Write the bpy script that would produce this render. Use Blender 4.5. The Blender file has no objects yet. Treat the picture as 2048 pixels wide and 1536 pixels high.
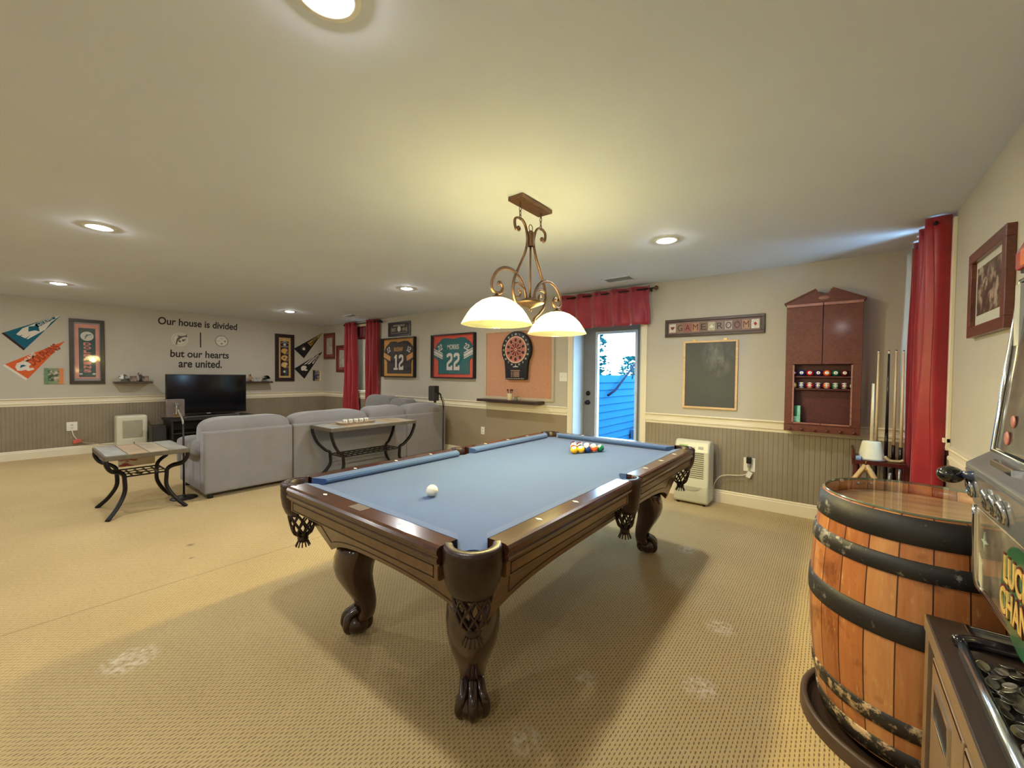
import bpy, math, random
from mathutils import Matrix, Vector
random.seed(7)
D = bpy.data; SC = bpy.context.scene; COL = SC.collection
PI = math.pi; sin = math.sin; cos = math.cos

# ------------------------------------------------------------------ camera
YAW, PITCH, ROLL, FPX, EYE = 0.6686, -0.02367, 0.00981, 814.8, 1.3513
def make_camera():
    f = Vector((-sin(YAW)*cos(PITCH), cos(YAW)*cos(PITCH), sin(PITCH)))
    r = Vector((cos(YAW), sin(YAW), 0)); u = r.cross(f)
    r2 = r*cos(ROLL)+u*sin(ROLL); u2 = -r*sin(ROLL)+u*cos(ROLL)
    cd = D.cameras.new('camera'); cd.sensor_width = 36; cd.sensor_fit = 'HORIZONTAL'
    cd.lens = FPX/2048*36; cd.clip_start = .02; cd.clip_end = 200
    o = D.objects.new('camera', cd); COL.objects.link(o)
    m = Matrix((r2, u2, -f)).transposed().to_4x4(); m.translation = (0, 0, EYE)
    o.matrix_world = m; SC.camera = o
make_camera()

# ------------------------------------------------------------------ view, sky
vs = SC.view_settings
vs.view_transform = 'Standard'; vs.look = 'None'; vs.gamma = 1; vs.use_curve_mapping = False
vs.exposure = 0.9
W = D.worlds.new('sky'); SC.world = W; W.use_nodes = True
bg = W.node_tree.nodes['Background']
bg.inputs[0].default_value = (.46, .74, 1, 1); bg.inputs[1].default_value = 12.0

# lamp strengths (each used by its lamp's builder)
DOWN_W = 325.0          # radiance of a recessed light's lens
DOWN_C = (1, 1, .99)
BULB_W = 31.0           # watts of each pendant bulb
BULB_C = (1, .83, .32)

# ------------------------------------------------------------------ helpers
def lin(c):
    def g(v):
        v /= 255.0
        return v/12.92 if v <= .04045 else ((v+.055)/1.055)**2.4
    return tuple(g(v) for v in c)

MATS = {}
def M(name, rgb, rough=.5, metal=0, nz=.08, ns=12, bump=0, bs=120, coat=0, spec=.5, emit=0, alpha=1, trans=0, ior=1.45, stretch=None, sheen=0, c2=None):
    """procedural surface: rgb (0-255 sRGB albedo) varied by noise, optional noise bump"""
    if name in MATS: return MATS[name]
    m = D.materials.new(name); m.use_nodes = True; n = m.node_tree.nodes; L = m.node_tree.links
    p = n['Principled BSDF']; c = lin(rgb)
    p.inputs['Roughness'].default_value = rough; p.inputs['Metallic'].default_value = metal
    p.inputs['Specular IOR Level'].default_value = spec; p.inputs['Coat Weight'].default_value = coat
    p.inputs['Coat Roughness'].default_value = .08
    p.inputs['Transmission Weight'].default_value = trans; p.inputs['IOR'].default_value = ior
    p.inputs['Alpha'].default_value = alpha; p.inputs['Sheen Weight'].default_value = sheen
    tc = n.new('ShaderNodeTexCoord'); mp = n.new('ShaderNodeMapping')
    L.new(tc.outputs['Object'], mp.inputs['Vector'])
    if stretch: mp.inputs['Scale'].default_value = stretch
    no = n.new('ShaderNodeTexNoise'); no.inputs['Scale'].default_value = ns; no.inputs['Detail'].default_value = 6
    L.new(mp.outputs[0], no.inputs['Vector'])
    cr = n.new('ShaderNodeValToRGB')
    a = lin(c2) if c2 else tuple(max(0, v*(1-nz)) for v in c); b = c if c2 else tuple(min(1, v*(1+nz)) for v in c)
    cr.color_ramp.elements[0].position = .3; cr.color_ramp.elements[1].position = .7
    cr.color_ramp.elements[0].color = (*a, 1); cr.color_ramp.elements[1].color = (*b, 1)
    L.new(no.outputs['Fac'], cr.inputs['Fac']); L.new(cr.outputs['Color'], p.inputs['Base Color'])
    if bump:
        nb = n.new('ShaderNodeTexNoise'); nb.inputs['Scale'].default_value = bs; nb.inputs['Detail'].default_value = 3
        L.new(mp.outputs[0], nb.inputs['Vector'])
        bp = n.new('ShaderNodeBump'); bp.inputs['Strength'].default_value = bump; bp.inputs['Distance'].default_value = .01
        L.new(nb.outputs['Fac'], bp.inputs['Height']); L.new(bp.outputs['Normal'], p.inputs['Normal'])
    if emit:
        p.inputs['Emission Color'].default_value = (*c, 1); p.inputs['Emission Strength'].default_value = emit
    MATS[name] = m
    return m

class N:
    """tiny node-graph writer"""
    def __init__(s, m): s.t = m.node_tree; s.n = s.t.nodes; s.p = s.n['Principled BSDF']; s.tc = s.n.new('ShaderNodeTexCoord')
    def new(s, kind, **kw):
        o = s.n.new(kind)
        for k, v in kw.items(): setattr(o, k, v)
        return o
    def ln(s, a, b): s.t.links.new(a, b)
    def math(s, op, a, b=None, c=None, clamp=False):
        o = s.n.new('ShaderNodeMath'); o.operation = op; o.use_clamp = clamp
        for i, v in enumerate((a, b, c)):
            if v is None: continue
            if isinstance(v, (int, float)): o.inputs[i].default_value = v
            else: s.ln(v, o.inputs[i])
        return o.outputs[0]
    def mix(s, fac, a, b):
        o = s.n.new('ShaderNodeMix'); o.data_type = 'RGBA'
        for i, v in ((0, fac), (6, a), (7, b)):
            if isinstance(v, (int, float)): o.inputs[i].default_value = v
            elif isinstance(v, tuple): o.inputs[i].default_value = (*v, 1)
            else: s.ln(v, o.inputs[i])
        return o.outputs[2]
    def noise(s, scale, vec=None, detail=4, rough=.5, sc=None):
        o = s.n.new('ShaderNodeTexNoise'); o.inputs['Scale'].default_value = scale; o.inputs['Detail'].default_value = detail
        o.inputs['Roughness'].default_value = rough
        v = vec or s.tc.outputs['Object']
        if sc:
            mp = s.n.new('ShaderNodeMapping'); mp.inputs['Scale'].default_value = sc; s.ln(v, mp.inputs[0]); v = mp.outputs[0]
        s.ln(v, o.inputs['Vector']); return o.outputs['Fac']
    def ramp(s, fac, stops):
        o = s.n.new('ShaderNodeValToRGB'); e = o.color_ramp.elements
        while len(e) < len(stops): e.new(.5)
        for i, (p, c) in enumerate(stops):
            e[i].position = p; e[i].color = (*c, 1) if len(c) == 3 else c
        s.ln(fac, o.inputs[0]); return o.outputs[0]
    def bump(s, h, strength, dist=.01):
        o = s.n.new('ShaderNodeBump'); o.inputs['Strength'].default_value = strength; o.inputs['Distance'].default_value = dist
        s.ln(h, o.inputs['Height']); s.ln(o.outputs[0], s.p.inputs['Normal'])
    def xyz(s, out='Object'):
        o = s.n.new('ShaderNodeSeparateXYZ'); s.ln(s.tc.outputs[out], o.inputs[0]); return o.outputs
def newmat(name, rough=.5, spec=.5):
    m = D.materials.new(name); m.use_nodes = True; MATS[name] = m
    g = N(m); g.p.inputs['Roughness'].default_value = rough; g.p.inputs['Specular IOR Level'].default_value = spec
    return m, g

def wood(name, c1, c2, sc=(2, 30, 30), rough=.35, coat=0, bump=.05):
    if name in MATS: return MATS[name]
    m, g = newmat(name, rough)
    f = g.noise(2.2, sc=sc, detail=8, rough=.6)
    big = g.noise(3, detail=2)
    f2 = g.math('ADD', g.math('MULTIPLY', f, .75), g.math('MULTIPLY', big, .25))
    g.ln(g.ramp(f2, [(.35, lin(c1)), (.65, lin(c2))]), g.p.inputs['Base Color'])
    g.p.inputs['Coat Weight'].default_value = coat
    g.p.inputs['Coat Roughness'].default_value = .1
    if bump: g.bump(f, bump, .004)
    return m

class MB:
    """collects shapes into ONE mesh"""
    def __init__(s): s.v = []; s.f = []; s.mi = []; s.sm = []
    def add(s, vs, fs, mi=0, smooth=False, T=None):
        k = len(s.v)
        for p in vs: s.v.append(tuple(T @ Vector(p)) if T is not None else tuple(p))
        for f in fs: s.f.append([i+k for i in f]); s.mi.append(mi); s.sm.append(smooth)
        return s
    def box(s, x0, x1, y0, y1, z0, z1, mi=0, T=None):
        v = [(x, y, z) for z in (z0, z1) for y in (y0, y1) for x in (x0, x1)]
        return s.add(v, [(0, 2, 3, 1), (4, 5, 7, 6), (0, 1, 5, 4), (2, 6, 7, 3), (0, 4, 6, 2), (1, 3, 7, 5)], mi, False, T)
    def hexa(s, bot, top, mi=0):
        n = len(bot); k = [tuple(range(n))[::-1], tuple(range(n, 2*n))]
        for i in range(n): j = (i+1) % n; k.append((i, j, n+j, n+i))
        return s.add(list(bot)+list(top), k, mi)
    def prism(s, poly, a, b, axis='z', mi=0, T=None, smooth=False):
        def P(u, v, w): return {'z': (u, v, w), 'y': (u, w, v), 'x': (w, u, v)}[axis]
        n = len(poly); vs = [P(u, v, a) for u, v in poly]+[P(u, v, b) for u, v in poly]
        s.add(vs, [tuple(range(n))[::-1], tuple(range(n, 2*n))], mi, False, T)
        k = len(s.v)-2*n
        for i in range(n):
            j = (i+1) % n; s.f.append([k+i, k+j, k+n+j, k+n+i]); s.mi.append(mi); s.sm.append(smooth)
        return s
    def lathe(s, prof, n=24, c=(0, 0, 0), mi=0, T=None, a0=0, a1=2*PI, smooth=True, ax='z', sx=1, sy=1):
        full = abs(a1-a0-2*PI) < 1e-6; m = n if full else n+1; vs = []; fs = []
        for i in range(m):
            a = a0+(a1-a0)*i/n
            for r, z in prof:
                p = (r*cos(a)*sx, r*sin(a)*sy, z)
                if ax == 'y': p = (p[0], p[2], p[1])
                if ax == 'x': p = (p[2], p[0], p[1])
                vs.append((p[0]+c[0], p[1]+c[1], p[2]+c[2]))
        q = len(prof)
        for i in range(n):
            j = (i+1) % m
            for k in range(q-1): fs.append((i*q+k, j*q+k, j*q+k+1, i*q+k+1))
        return s.add(vs, fs, mi, smooth, T)
    def cyl(s, c, r, h, n=20, mi=0, ax='z', T=None, r2=None):
        r2 = r if r2 is None else r2
        return s.lathe([(0, 0), (r, 0)], n, c, mi, T, smooth=False, ax=ax).lathe([(r, 0), (r2, h)], n, c, mi, T, ax=ax).lathe([(r2, h), (0, h)], n, c, mi, T, smooth=False, ax=ax)
    def sphere(s, c, r, n=16, m=10, mi=0, sc=(1, 1, 1), T=None):
        prof = [(r*sin(PI*k/m), -r*cos(PI*k/m)) for k in range(m+1)]
        vs = []; fs = []
        for i in range(n):
            a = 2*PI*i/n
            for rr, z in prof: vs.append((c[0]+rr*cos(a)*sc[0], c[1]+rr*sin(a)*sc[1], c[2]+z*sc[2]))
        q = m+1
        for i in range(n):
            j = (i+1) % n
            for k in range(m): fs.append((i*q+k, j*q+k, j*q+k+1, i*q+k+1))
        return s.add(vs, fs, mi, True, T)
    def tube(s, path, r, n=8, closed=False, mi=0, T=None, flat=1.0, up=None):
        P = [Vector(p) for p in path]; m = len(P); vs = []; fs = []
        rr = r if isinstance(r, (list, tuple)) else [r]*m
        pu = None
        for i in range(m):
            if closed: t = P[(i+1) % m]-P[i-1]
            else: t = P[min(i+1, m-1)]-P[max(i-1, 0)]
            if t.length < 1e-9: t = Vector((0, 0, 1))
            t.normalize()
            if pu is None:
                ref = Vector(up) if up else (Vector((0, 0, 1)) if abs(t.z) < .9 else Vector((1, 0, 0)))
            else: ref = pu
            b = t.cross(ref)
            if b.length < 1e-6: b = t.cross(Vector((1, .3, .2)))
            b.normalize(); u = b.cross(t); pu = u
            for k in range(n):
                a = 2*PI*k/n
                vs.append(P[i]+b*(cos(a)*rr[i]*flat)+u*(sin(a)*rr[i]))
        for i in range(m if closed else m-1):
            j = (i+1) % m
            for k in range(n):
                l = (k+1) % n; fs.append((i*n+k, i*n+l, j*n+l, j*n+k))
        if not closed: fs += [tuple(range(n))[::-1], tuple(range((m-1)*n, m*n))]
        return s.add(vs, fs, mi, True, T)
    def grid(s, fn, nu, nv, mi=0, smooth=True, flip=False):
        vs = [fn(i/nu, j/nv) for i in range(nu+1) for j in range(nv+1)]; fs = []
        for i in range(nu):
            for j in range(nv):
                a = i*(nv+1)+j; q = (a, a+nv+1, a+nv+2, a+1); fs.append(q[::-1] if flip else q)
        return s.add(vs, fs, mi, smooth)
    def build(s, name, mats, parent=None, loc=None, bevel=0, solid=0, sub=0, rot=None, Mx=None, seg=2):
        me = D.meshes.new(name); me.from_pydata(s.v, [], s.f); me.update()
        mats = mats if isinstance(mats, (list, tuple)) else [mats]
        for m in mats: me.materials.append(m)
        me.polygons.foreach_set('material_index', s.mi); me.polygons.foreach_set('use_smooth', s.sm)
        o = D.objects.new(name, me); COL.objects.link(o)
        if parent is not None: o.parent = parent
        if Mx is not None: o.matrix_world = Mx
        if loc is not None: o.location = loc
        if rot is not None: o.rotation_euler = rot
        if solid:
            md = o.modifiers.new('solid', 'SOLIDIFY'); md.thickness = solid; md.offset = 0
        if bevel:
            md = o.modifiers.new('bevel', 'BEVEL'); md.width = bevel; md.segments = seg; md.limit_method = 'ANGLE'; md.angle_limit = .7
        if sub:
            md = o.modifiers.new('sub', 'SUBSURF'); md.levels = sub; md.render_levels = sub
        return o

def tag(o, label, cat, group=None, kind=None):
    o['label'] = label; o['category'] = cat
    if group: o['group'] = group
    if kind: o['kind'] = kind
    return o
def struct(o, label=None, cat=None):
    o['kind'] = 'structure'
    if label: o['label'] = label; o['category'] = cat
    return o
def thing(name, label, cat, loc=(0, 0, 0), rz=0, group=None, Mx=None):
    o = D.objects.new(name, None); COL.objects.link(o); o.empty_display_size = .1
    if Mx is not None: o.matrix_world = Mx
    else: o.location = loc; o.rotation_euler = (0, 0, rz)
    return tag(o, label, cat, group)
def dup(root, loc=None, label=None, group=None, rz=None):
    def cp(o, par):
        c = o.copy(); COL.objects.link(c)
        if par is not None: c.parent = par
        for ch in list(o.children): cp(ch, c)
        return c
    r = cp(root, None)
    if loc is not None: r.location = loc
    if rz is not None: r.rotation_euler = (0, 0, rz)
    if label: r['label'] = label
    if group: r['group'] = group
    return r
def text(s, name, mat, parent=None, w=None, h=None, c=(0, 0, 0), depth=.003, rz=0, bold=0, shear=0, Mx=None, squash=False, space=1.0):
    """lettering as a mesh in the local x-y plane, fitted to width w and/or height h, centred on c"""
    cu = D.curves.new('txt', 'FONT'); cu.body = s; cu.extrude = depth/2; cu.offset = bold; cu.shear = shear; cu.space_character = space
    t = D.objects.new('txt', cu); COL.objects.link(t)
    dg = bpy.context.evaluated_depsgraph_get()
    me = D.meshes.new_from_object(t.evaluated_get(dg)); D.objects.remove(t); D.curves.remove(cu)
    xs = [v.co.x for v in me.vertices]; ys = [v.co.y for v in me.vertices]
    x0, x1, y0, y1 = min(xs), max(xs), min(ys), max(ys)
    sx = w/(x1-x0) if w else None; sy = h/(y1-y0) if h else None
    if sx is None: sx = sy
    if sy is None: sy = sx
    R = Matrix.Rotation(rz, 3, 'Z')
    for v in me.vertices:
        p = R @ Vector(((v.co.x-(x0+x1)/2)*sx, (v.co.y-(y0+y1)/2)*sy, 0))
        v.co = (p.x+c[0], p.y+c[1], c[2]+v.co.z+depth/2)
    me.name = name; me.materials.clear(); me.materials.append(mat)
    o = D.objects.new(name, me); COL.objects.link(o)
    if parent is not None: o.parent = parent
    if Mx is not None: o.matrix_world = Mx
    return o
def child_of(o, par):
    bpy.context.view_layer.update()
    o.parent = par; o.matrix_parent_inverse = par.matrix_world.inverted()
    for k in ('label', 'category', 'group'):
        if k in o: del o[k]
    return o
def frame_mx(u, v, w, loc):
    m = Matrix((Vector(u), Vector(v), Vector(w))).transposed().to_4x4(); m.translation = loc; return m
TVX, BKY, RTX, CEIL = -9.5125, 4.8142, .6057, 2.44
def on_back(x, z, off=0): return frame_mx((1, 0, 0), (0, 0, 1), (0, -1, 0), (x, BKY-off, z))     # local x right, y up, z out
def on_tv(y, z, off=0): return frame_mx((0, 1, 0), (0, 0, 1), (1, 0, 0), (TVX+off, y, z))
def on_right(y, z, off=0): return frame_mx((0, -1, 0), (0, 0, 1), (-1, 0, 0), (RTX-off, y, z))
def arc(cx, cy, r, a0, a1, n): return [(cx+r*cos(a0+(a1-a0)*i/n), cy+r*sin(a0+(a1-a0)*i/n)) for i in range(n+1)]
def smooth_path(pts, n=4):
    """Catmull-Rom through 3-D points"""
    P = [Vector(p) for p in pts]; out = []
    for i in range(len(P)-1):
        a, b, c, d = P[max(i-1, 0)], P[i], P[i+1], P[min(i+2, len(P)-1)]
        for k in range(n):
            t = k/n
            out.append(.5*((2*b)+(c-a)*t+(2*a-5*b+4*c-d)*t*t+(3*b-a-3*c+d)*t**3))
    out.append(P[-1]); return out
# ------------------------------------------------------------------ shared surfaces
paint = M('wall_paint', (184, 177, 162), .75, nz=.03, ns=3, bump=.05, bs=300)
ceil_m = M('ceiling_paint', (212, 220, 232), .85, nz=.02, ns=2, bump=.04, bs=400)
trim_m = M('cream_trim', (226, 216, 190), .4, nz=.02, ns=6)
low_m = M('lower_wall_paint', (146, 131, 108), .6, nz=.04, ns=4, bump=.03, bs=300)
black_m = M('black_plastic', (16, 15, 16), .45, nz=.15)
iron_m = M('dark_iron', (36, 34, 36), .4, metal=.6, nz=.25, ns=30)
chrome_m = M('chrome', (205, 207, 210), .12, metal=1, nz=.02)
white_m = M('white_plastic', (226, 224, 212), .4, nz=.02)
red_cloth = M('red_curtain_cloth', (150, 18, 34), .42, nz=.12, ns=9, bump=.05, bs=500, sheen=.3)
def bead_mat():
    m, g = newmat('beadboard_paint', .6)
    x = g.xyz()
    u = g.math('ADD', x[0], x[1])
    fr = g.math('FRACT', g.math('MULTIPLY', u, 1/.042))
    gr = g.math('ABSOLUTE', g.math('SUBTRACT', fr, .5))
    h = g.math('SMOOTH_MIN', gr, .12, .06)
    nz = g.noise(5, detail=3)
    g.ln(g.ramp(nz, [(.3, lin((134, 122, 102))), (.7, lin((144, 132, 112)))]), g.p.inputs['Base Color'])
    g.bump(h, .9, .03); return m
bead_m = bead_mat()

def carpet_mat():
    m, g = newmat('looped_carpet', .95, .1)
    x = g.xyz()
    wob = g.noise(6, detail=2)
    u = g.math('ADD', g.math('MULTIPLY', x[0], 1/.0140), g.math('MULTIPLY', wob, .5))
    row = g.math('FLOOR', u)
    par = g.math('MULTIPLY', g.math('MODULO', row, 2.0), .5)
    v = g.math('ADD', g.math('MULTIPLY', x[1], 1/.0235), par)
    fu = g.math('SUBTRACT', g.math('FRACT', u), .5); fv = g.math('SUBTRACT', g.math('FRACT', v), .5)
    du = g.math('MULTIPLY', fu, 2.3); dv = g.math('MULTIPLY', fv, 1.08)
    d = g.math('SQRT', g.math('ADD', g.math('MULTIPLY', du, du), g.math('MULTIPLY', dv, dv)))
    rnd = g.noise(55, detail=2)
    hole = g.math('SMOOTHSTEP' if False else 'SUBTRACT', g.math('ADD', .16, g.math('MULTIPLY', rnd, .58)), d)
    hole = g.math('MULTIPLY', hole, 4.5, clamp=True)
    fib = g.noise(420, detail=2)
    broad = g.noise(1.3, detail=4)
    base = g.ramp(broad, [(.3, lin((194, 168, 116))), (.7, lin((210, 184, 130)))])
    fibc = g.mix(g.math('MULTIPLY', fib, .35), base, lin((170, 142, 94)))
    col = g.mix(g.math('MULTIPLY', hole, .74), fibc, lin((78, 58, 36)))
    # pale worn spots left by furniture feet, and the seam between two widths
    spots = None
    for sx, sy, r in ((-.843, 1.614, .07), (-.426, 1.878, .085), (-.451, 2.398, .085), (-.867, 1.195, .08), (-.863, 3.314, .09), (-2.55, .37, .12)):
        a = g.math('SUBTRACT', x[0], sx); b = g.math('SUBTRACT', x[1], sy)
        q = g.math('SQRT', g.math('ADD', g.math('MULTIPLY', a, a), g.math('MULTIPLY', b, b)))
        k = g.math('MULTIPLY', g.math('SUBTRACT', r, q), 22, clamp=True)
        spots = k if spots is None else g.math('MAXIMUM', spots, k)
    sp = g.math('MULTIPLY', spots, g.math('MULTIPLY', g.math('SUBTRACT', g.noise(38, detail=3), .40), 4, clamp=True))
    col = g.mix(g.math('MULTIPLY', sp, .8), col, lin((226, 212, 182)))
    seam = g.math('MULTIPLY', g.math('SUBTRACT', .008, g.math('ABSOLUTE', g.math('ADD', x[0], g.math('ADD', 3.274, g.math('MULTIPLY', wob, .02))))), 120, clamp=True)
    col = g.mix(g.math('MULTIPLY', seam, .6), col, lin((110, 84, 50)))
    for sx, sy, r in ((-3.9, .92, .035), (-3.62, .86, .025)):
        a = g.math('SUBTRACT', x[0], sx); b = g.math('SUBTRACT', x[1], sy)
        q = g.math('SQRT', g.math('ADD', g.math('MULTIPLY', a, a), g.math('MULTIPLY', b, b)))
        k = g.math('MULTIPLY', g.math('SUBTRACT', r, q), 40, clamp=True)
        col = g.mix(g.math('MULTIPLY', k, .6), col, lin((84, 62, 38)))
    g.ln(col, g.p.inputs['Base Color'])
    h = g.math('SUBTRACT', g.math('MULTIPLY', fib, .3), hole)
    g.bump(h, .5, .008)
    g.p.inputs['Sheen Weight'].default_value = .15
    return m
carpet_m = carpet_mat()

# ------------------------------------------------------------------ room shell
Y0 = -2.8                                                     # rear wall, behind the camera
DX0, DX1, DZ = -2.755, -1.822, 2.06                           # door opening
WX0, WX1, WZ0, WZ1 = -8.36, -7.34, .96, 2.35                  # window in the back wall
VY0, VY1, VZ0, VZ1 = 3.93, 4.62, .96, 2.33                    # window in the side wall
struct(MB().box(TVX-.3, RTX+.3, Y0-.3, BKY+.32, -.2, 0).build('floor', carpet_m))
DL = [(-4.41, .50), (-7.69, .50), (-7.69, 3.28), (-4.33, 3.28), (-1.08, 3.35), (-1.17, .60), (.1, -1.9), (-2.6, -1.9), (-5.6, -1.9), (-8.4, -1.9)]   # recessed lights; last four added behind the camera, unseen, for more light
def ceiling_mesh():
    hs = .062                                                 # square cut-outs, hidden by the round trims
    xs = sorted({TVX-.3, RTX+.3} | {x+d for x, y in DL for d in (-hs, hs)}); ys = sorted({Y0-.3, BKY+.32} | {y+d for x, y in DL for d in (-hs, hs)})
    m = MB(); vs = [(x, y, CEIL) for x in xs for y in ys]; q = len(ys); fs = []
    for i in range(len(xs)-1):
        for j in range(q-1):
            cx, cy = (xs[i]+xs[i+1])/2, (ys[j]+ys[j+1])/2
            if any(abs(cx-x) < hs and abs(cy-y) < hs for x, y in DL): continue
            fs.append((i*q+j, i*q+j+1, (i+1)*q+j+1, (i+1)*q+j))
    m.add(vs, fs); m.box(TVX-.3, RTX+.3, Y0-.3, BKY+.32, CEIL+.12, CEIL+.2)
    return m.build('ceiling', ceil_m)
struct(ceiling_mesh())
T = .3
b = MB(); a, c = BKY, BKY+T
for x0, x1, z0, z1 in ((TVX-T, WX0, 0, CEIL), (WX0, WX1, 0, WZ0), (WX0, WX1, WZ1, CEIL), (WX1, DX0, 0, CEIL), (DX0, DX1, DZ, CEIL), (DX1, RTX+T, 0, CEIL)):
    b.box(x0, x1, a, c, z0, z1)
struct(b.build('wall_back', paint))
struct(MB().box(TVX-T, TVX, Y0, BKY, 0, CEIL).build('wall_left', paint))
b = MB()
for y0, y1, z0, z1 in ((Y0, VY0, 0, CEIL), (VY0, VY1, 0, VZ0), (VY0, VY1, VZ1, CEIL), (VY1, BKY, 0, CEIL)):
    b.box(RTX, RTX+T, y0, y1, z0, z1)
struct(b.build('wall_right', paint))
struct(MB().box(TVX-T, RTX+T, Y0-T, Y0, 0, CEIL).build('wall_rear', paint))
# painted panelling below the chair rail
PB = .008
struct(MB().box(TVX, TVX+PB, Y0, BKY, .1, .83).build('trim_1', bead_m), 'beadboard panelling under the chair rail behind the television', 'panelling')
struct(MB().box(TVX+PB, -7.2, BKY-PB, BKY, .1, .83).build('trim_2', bead_m), 'beadboard panelling under the curtained window behind the sofa', 'panelling')
struct(MB().box(-7.2, -2.83, BKY-PB, BKY, .1, .83).build('trim_3', low_m), 'smooth brown lower wall under the dartboard', 'panelling')
struct(MB().box(-1.75, RTX-PB, BKY-PB, BKY, .1, .83).build('trim_4', bead_m), 'beadboard panelling under the chalkboard', 'panelling')
struct(MB().box(RTX-PB, RTX, Y0, BKY, .1, .83).build('trim_5', bead_m), 'beadboard panelling beside the barrel', 'panelling')
# chair rails: a moulded profile (out from wall, height)
RP = [(0, .80), (.012, .80), (.014, .825), (.022, .832), (.022, .85), (.014, .856), (.016, .895), (.030, .900), (.034, .907), (.030, .915), (0, .915)]
def rail(name, p0, p1, wall):
    m = MB()
    if wall == 'back': m.prism([(BKY-d, z) for d, z in RP], p0, p1, 'x')
    elif wall == 'tv': m.prism([(TVX+d, z) for d, z in RP], p0, p1, 'y')
    else: m.prism([(RTX-d, z) for d, z in RP], p0, p1, 'y')
    return struct(m.build(name, trim_m))
rail('trim_6', TVX, -2.833, 'back'); rail('trim_7', -1.757, RTX, 'back')
rail('trim_8', Y0, BKY, 'tv'); rail('trim_9', Y0, VY0-.13, 'rt')
BP = [(0, 0), (.016, 0), (.016, .105), (.012, .112), (.013, .125), (.006, .14), (0, .142)]
def base(name, p0, p1, wall):
    m = MB()
    if wall == 'back': m.prism([(BKY-d, z) for d, z in BP], p0, p1, 'x')
    elif wall == 'tv': m.prism([(TVX+d, z) for d, z in BP], p0, p1, 'y')
    else: m.prism([(RTX-d, z) for d, z in BP], p0, p1, 'y')
    return struct(m.build(name, trim_m))
base('baseboard_back', TVX, -2.833, 'back'); base('baseboard_back', -1.757, RTX, 'back')
base('baseboard_left', Y0, BKY, 'tv'); base('baseboard_right', Y0, BKY, 'rt')

# ------------------------------------------------------------------ door
m = MB()
cw = .078
m.box(DX0-cw, DX0, BKY-.018, BKY, 0, DZ+cw).box(DX1, DX1+cw-.01, BKY-.018, BKY, 0, DZ+cw).box(DX0, DX1, BKY-.018, BKY, DZ, DZ+cw)
struct(m.build('trim_10', trim_m, bevel=.004), 'cream casing round the glazed door', 'door casing')
m = MB()
m.box(DX0, DX0+.012, BKY-.016, BKY+.27, 0, DZ).box(DX1-.012, DX1, BKY-.016, BKY+.27, 0, DZ).box(DX0, DX1, BKY-.016, BKY+.27, DZ-.012, DZ)
struct(m.build('trim_11', M('jamb_paint', (180, 186, 190), .45, nz=.02)), 'pale jamb lining of the deep door opening', 'door jamb')
door_m = M('grey_door_paint', (120, 119, 120), .35, nz=.03)
dr = D.objects.new('door_1', None); COL.objects.link(dr); dr.location = (0, BKY+.262, 0)
struct(dr, 'grey exterior door with a tall glass pane', 'door')
gx0, gx1, gz0, gz1 = -2.525, -2.005, .33, 1.905
m = MB(); s0, s1 = DX0+.013, DX1-.013
m.box(s0, gx0-.03, 0, .044, .01, DZ-.02).box(gx1+.03, s1, 0, .044, .01, DZ-.02).box(gx0-.03, gx1+.03, 0, .044, .01, gz0-.03).box(gx0-.03, gx1+.03, 0, .044, gz1+.03, DZ-.02)
m.build('slab', door_m, dr, bevel=.003)
m = MB()
for x0, x1, z0, z1 in ((gx0-.035, gx0, gz0-.035, gz1+.035), (gx1, gx1+.035, gz0-.035, gz1+.035), (gx0, gx1, gz0-.035, gz0), (gx0, gx1, gz1, gz1+.035)): m.box(x0, x1, -.008, .05, z0, z1)
m.build('glazing_frame', M('glazing_frame_white', (190, 205, 220), .35), dr, bevel=.003)
def glass_mat():
    mm = D.materials.new('clear_pane'); mm.use_nodes = True; n = mm.node_tree.nodes; L = mm.node_tree.links
    n.remove(n['Principled BSDF'])
    t = n.new('ShaderNodeBsdfTransparent'); t.inputs[0].default_value = (.93, .97, .99, 1)
    g = n.new('ShaderNodeBsdfGlossy'); g.inputs['Roughness'].default_value = .02
    f = n.new('ShaderNodeFresnel'); f.inputs[0].default_value = 1.35
    gb = n.new('ShaderNodeNewGeometry'); iv = n.new('ShaderNodeMath'); iv.operation = 'SUBTRACT'; iv.inputs[0].default_value = 1; L.new(gb.outputs['Backfacing'], iv.inputs[1])
    ml = n.new('ShaderNodeMath'); ml.operation = 'MULTIPLY'; L.new(f.outputs[0], ml.inputs[0]); L.new(iv.outputs[0], ml.inputs[1])
    mx = n.new('ShaderNodeMixShader'); L.new(ml.outputs[0], mx.inputs[0]); L.new(t.outputs[0], mx.inputs[1]); L.new(g.outputs[0], mx.inputs[2])
    L.new(mx.outputs[0], n['Material Output'].inputs[0]); return mm
glass_m = glass_mat()
MB().box(gx0, gx1, .018, .026, gz0, gz1).build('pane', glass_m, dr)
for z, nm in ((1.10, 'deadbolt'), (.975, 'knob')):
    m = MB()
    m.lathe([(0, 0), (.033, 0), (.033, -.008), (.026, -.014), (.014, -.016), (.013, -.03), (0, -.03)], 20, (-2.665, 0, z), ax='y')
    if nm == 'knob': m.sphere((-2.665, -.05, z), .027, sc=(1, .85, 1))
    else: m.box(-2.671, -2.659, -.045, -.02, z-.018, z+.018)
    m.build(nm, M('dark_hardware', (30, 30, 38), .3, metal=.7), dr)

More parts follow.
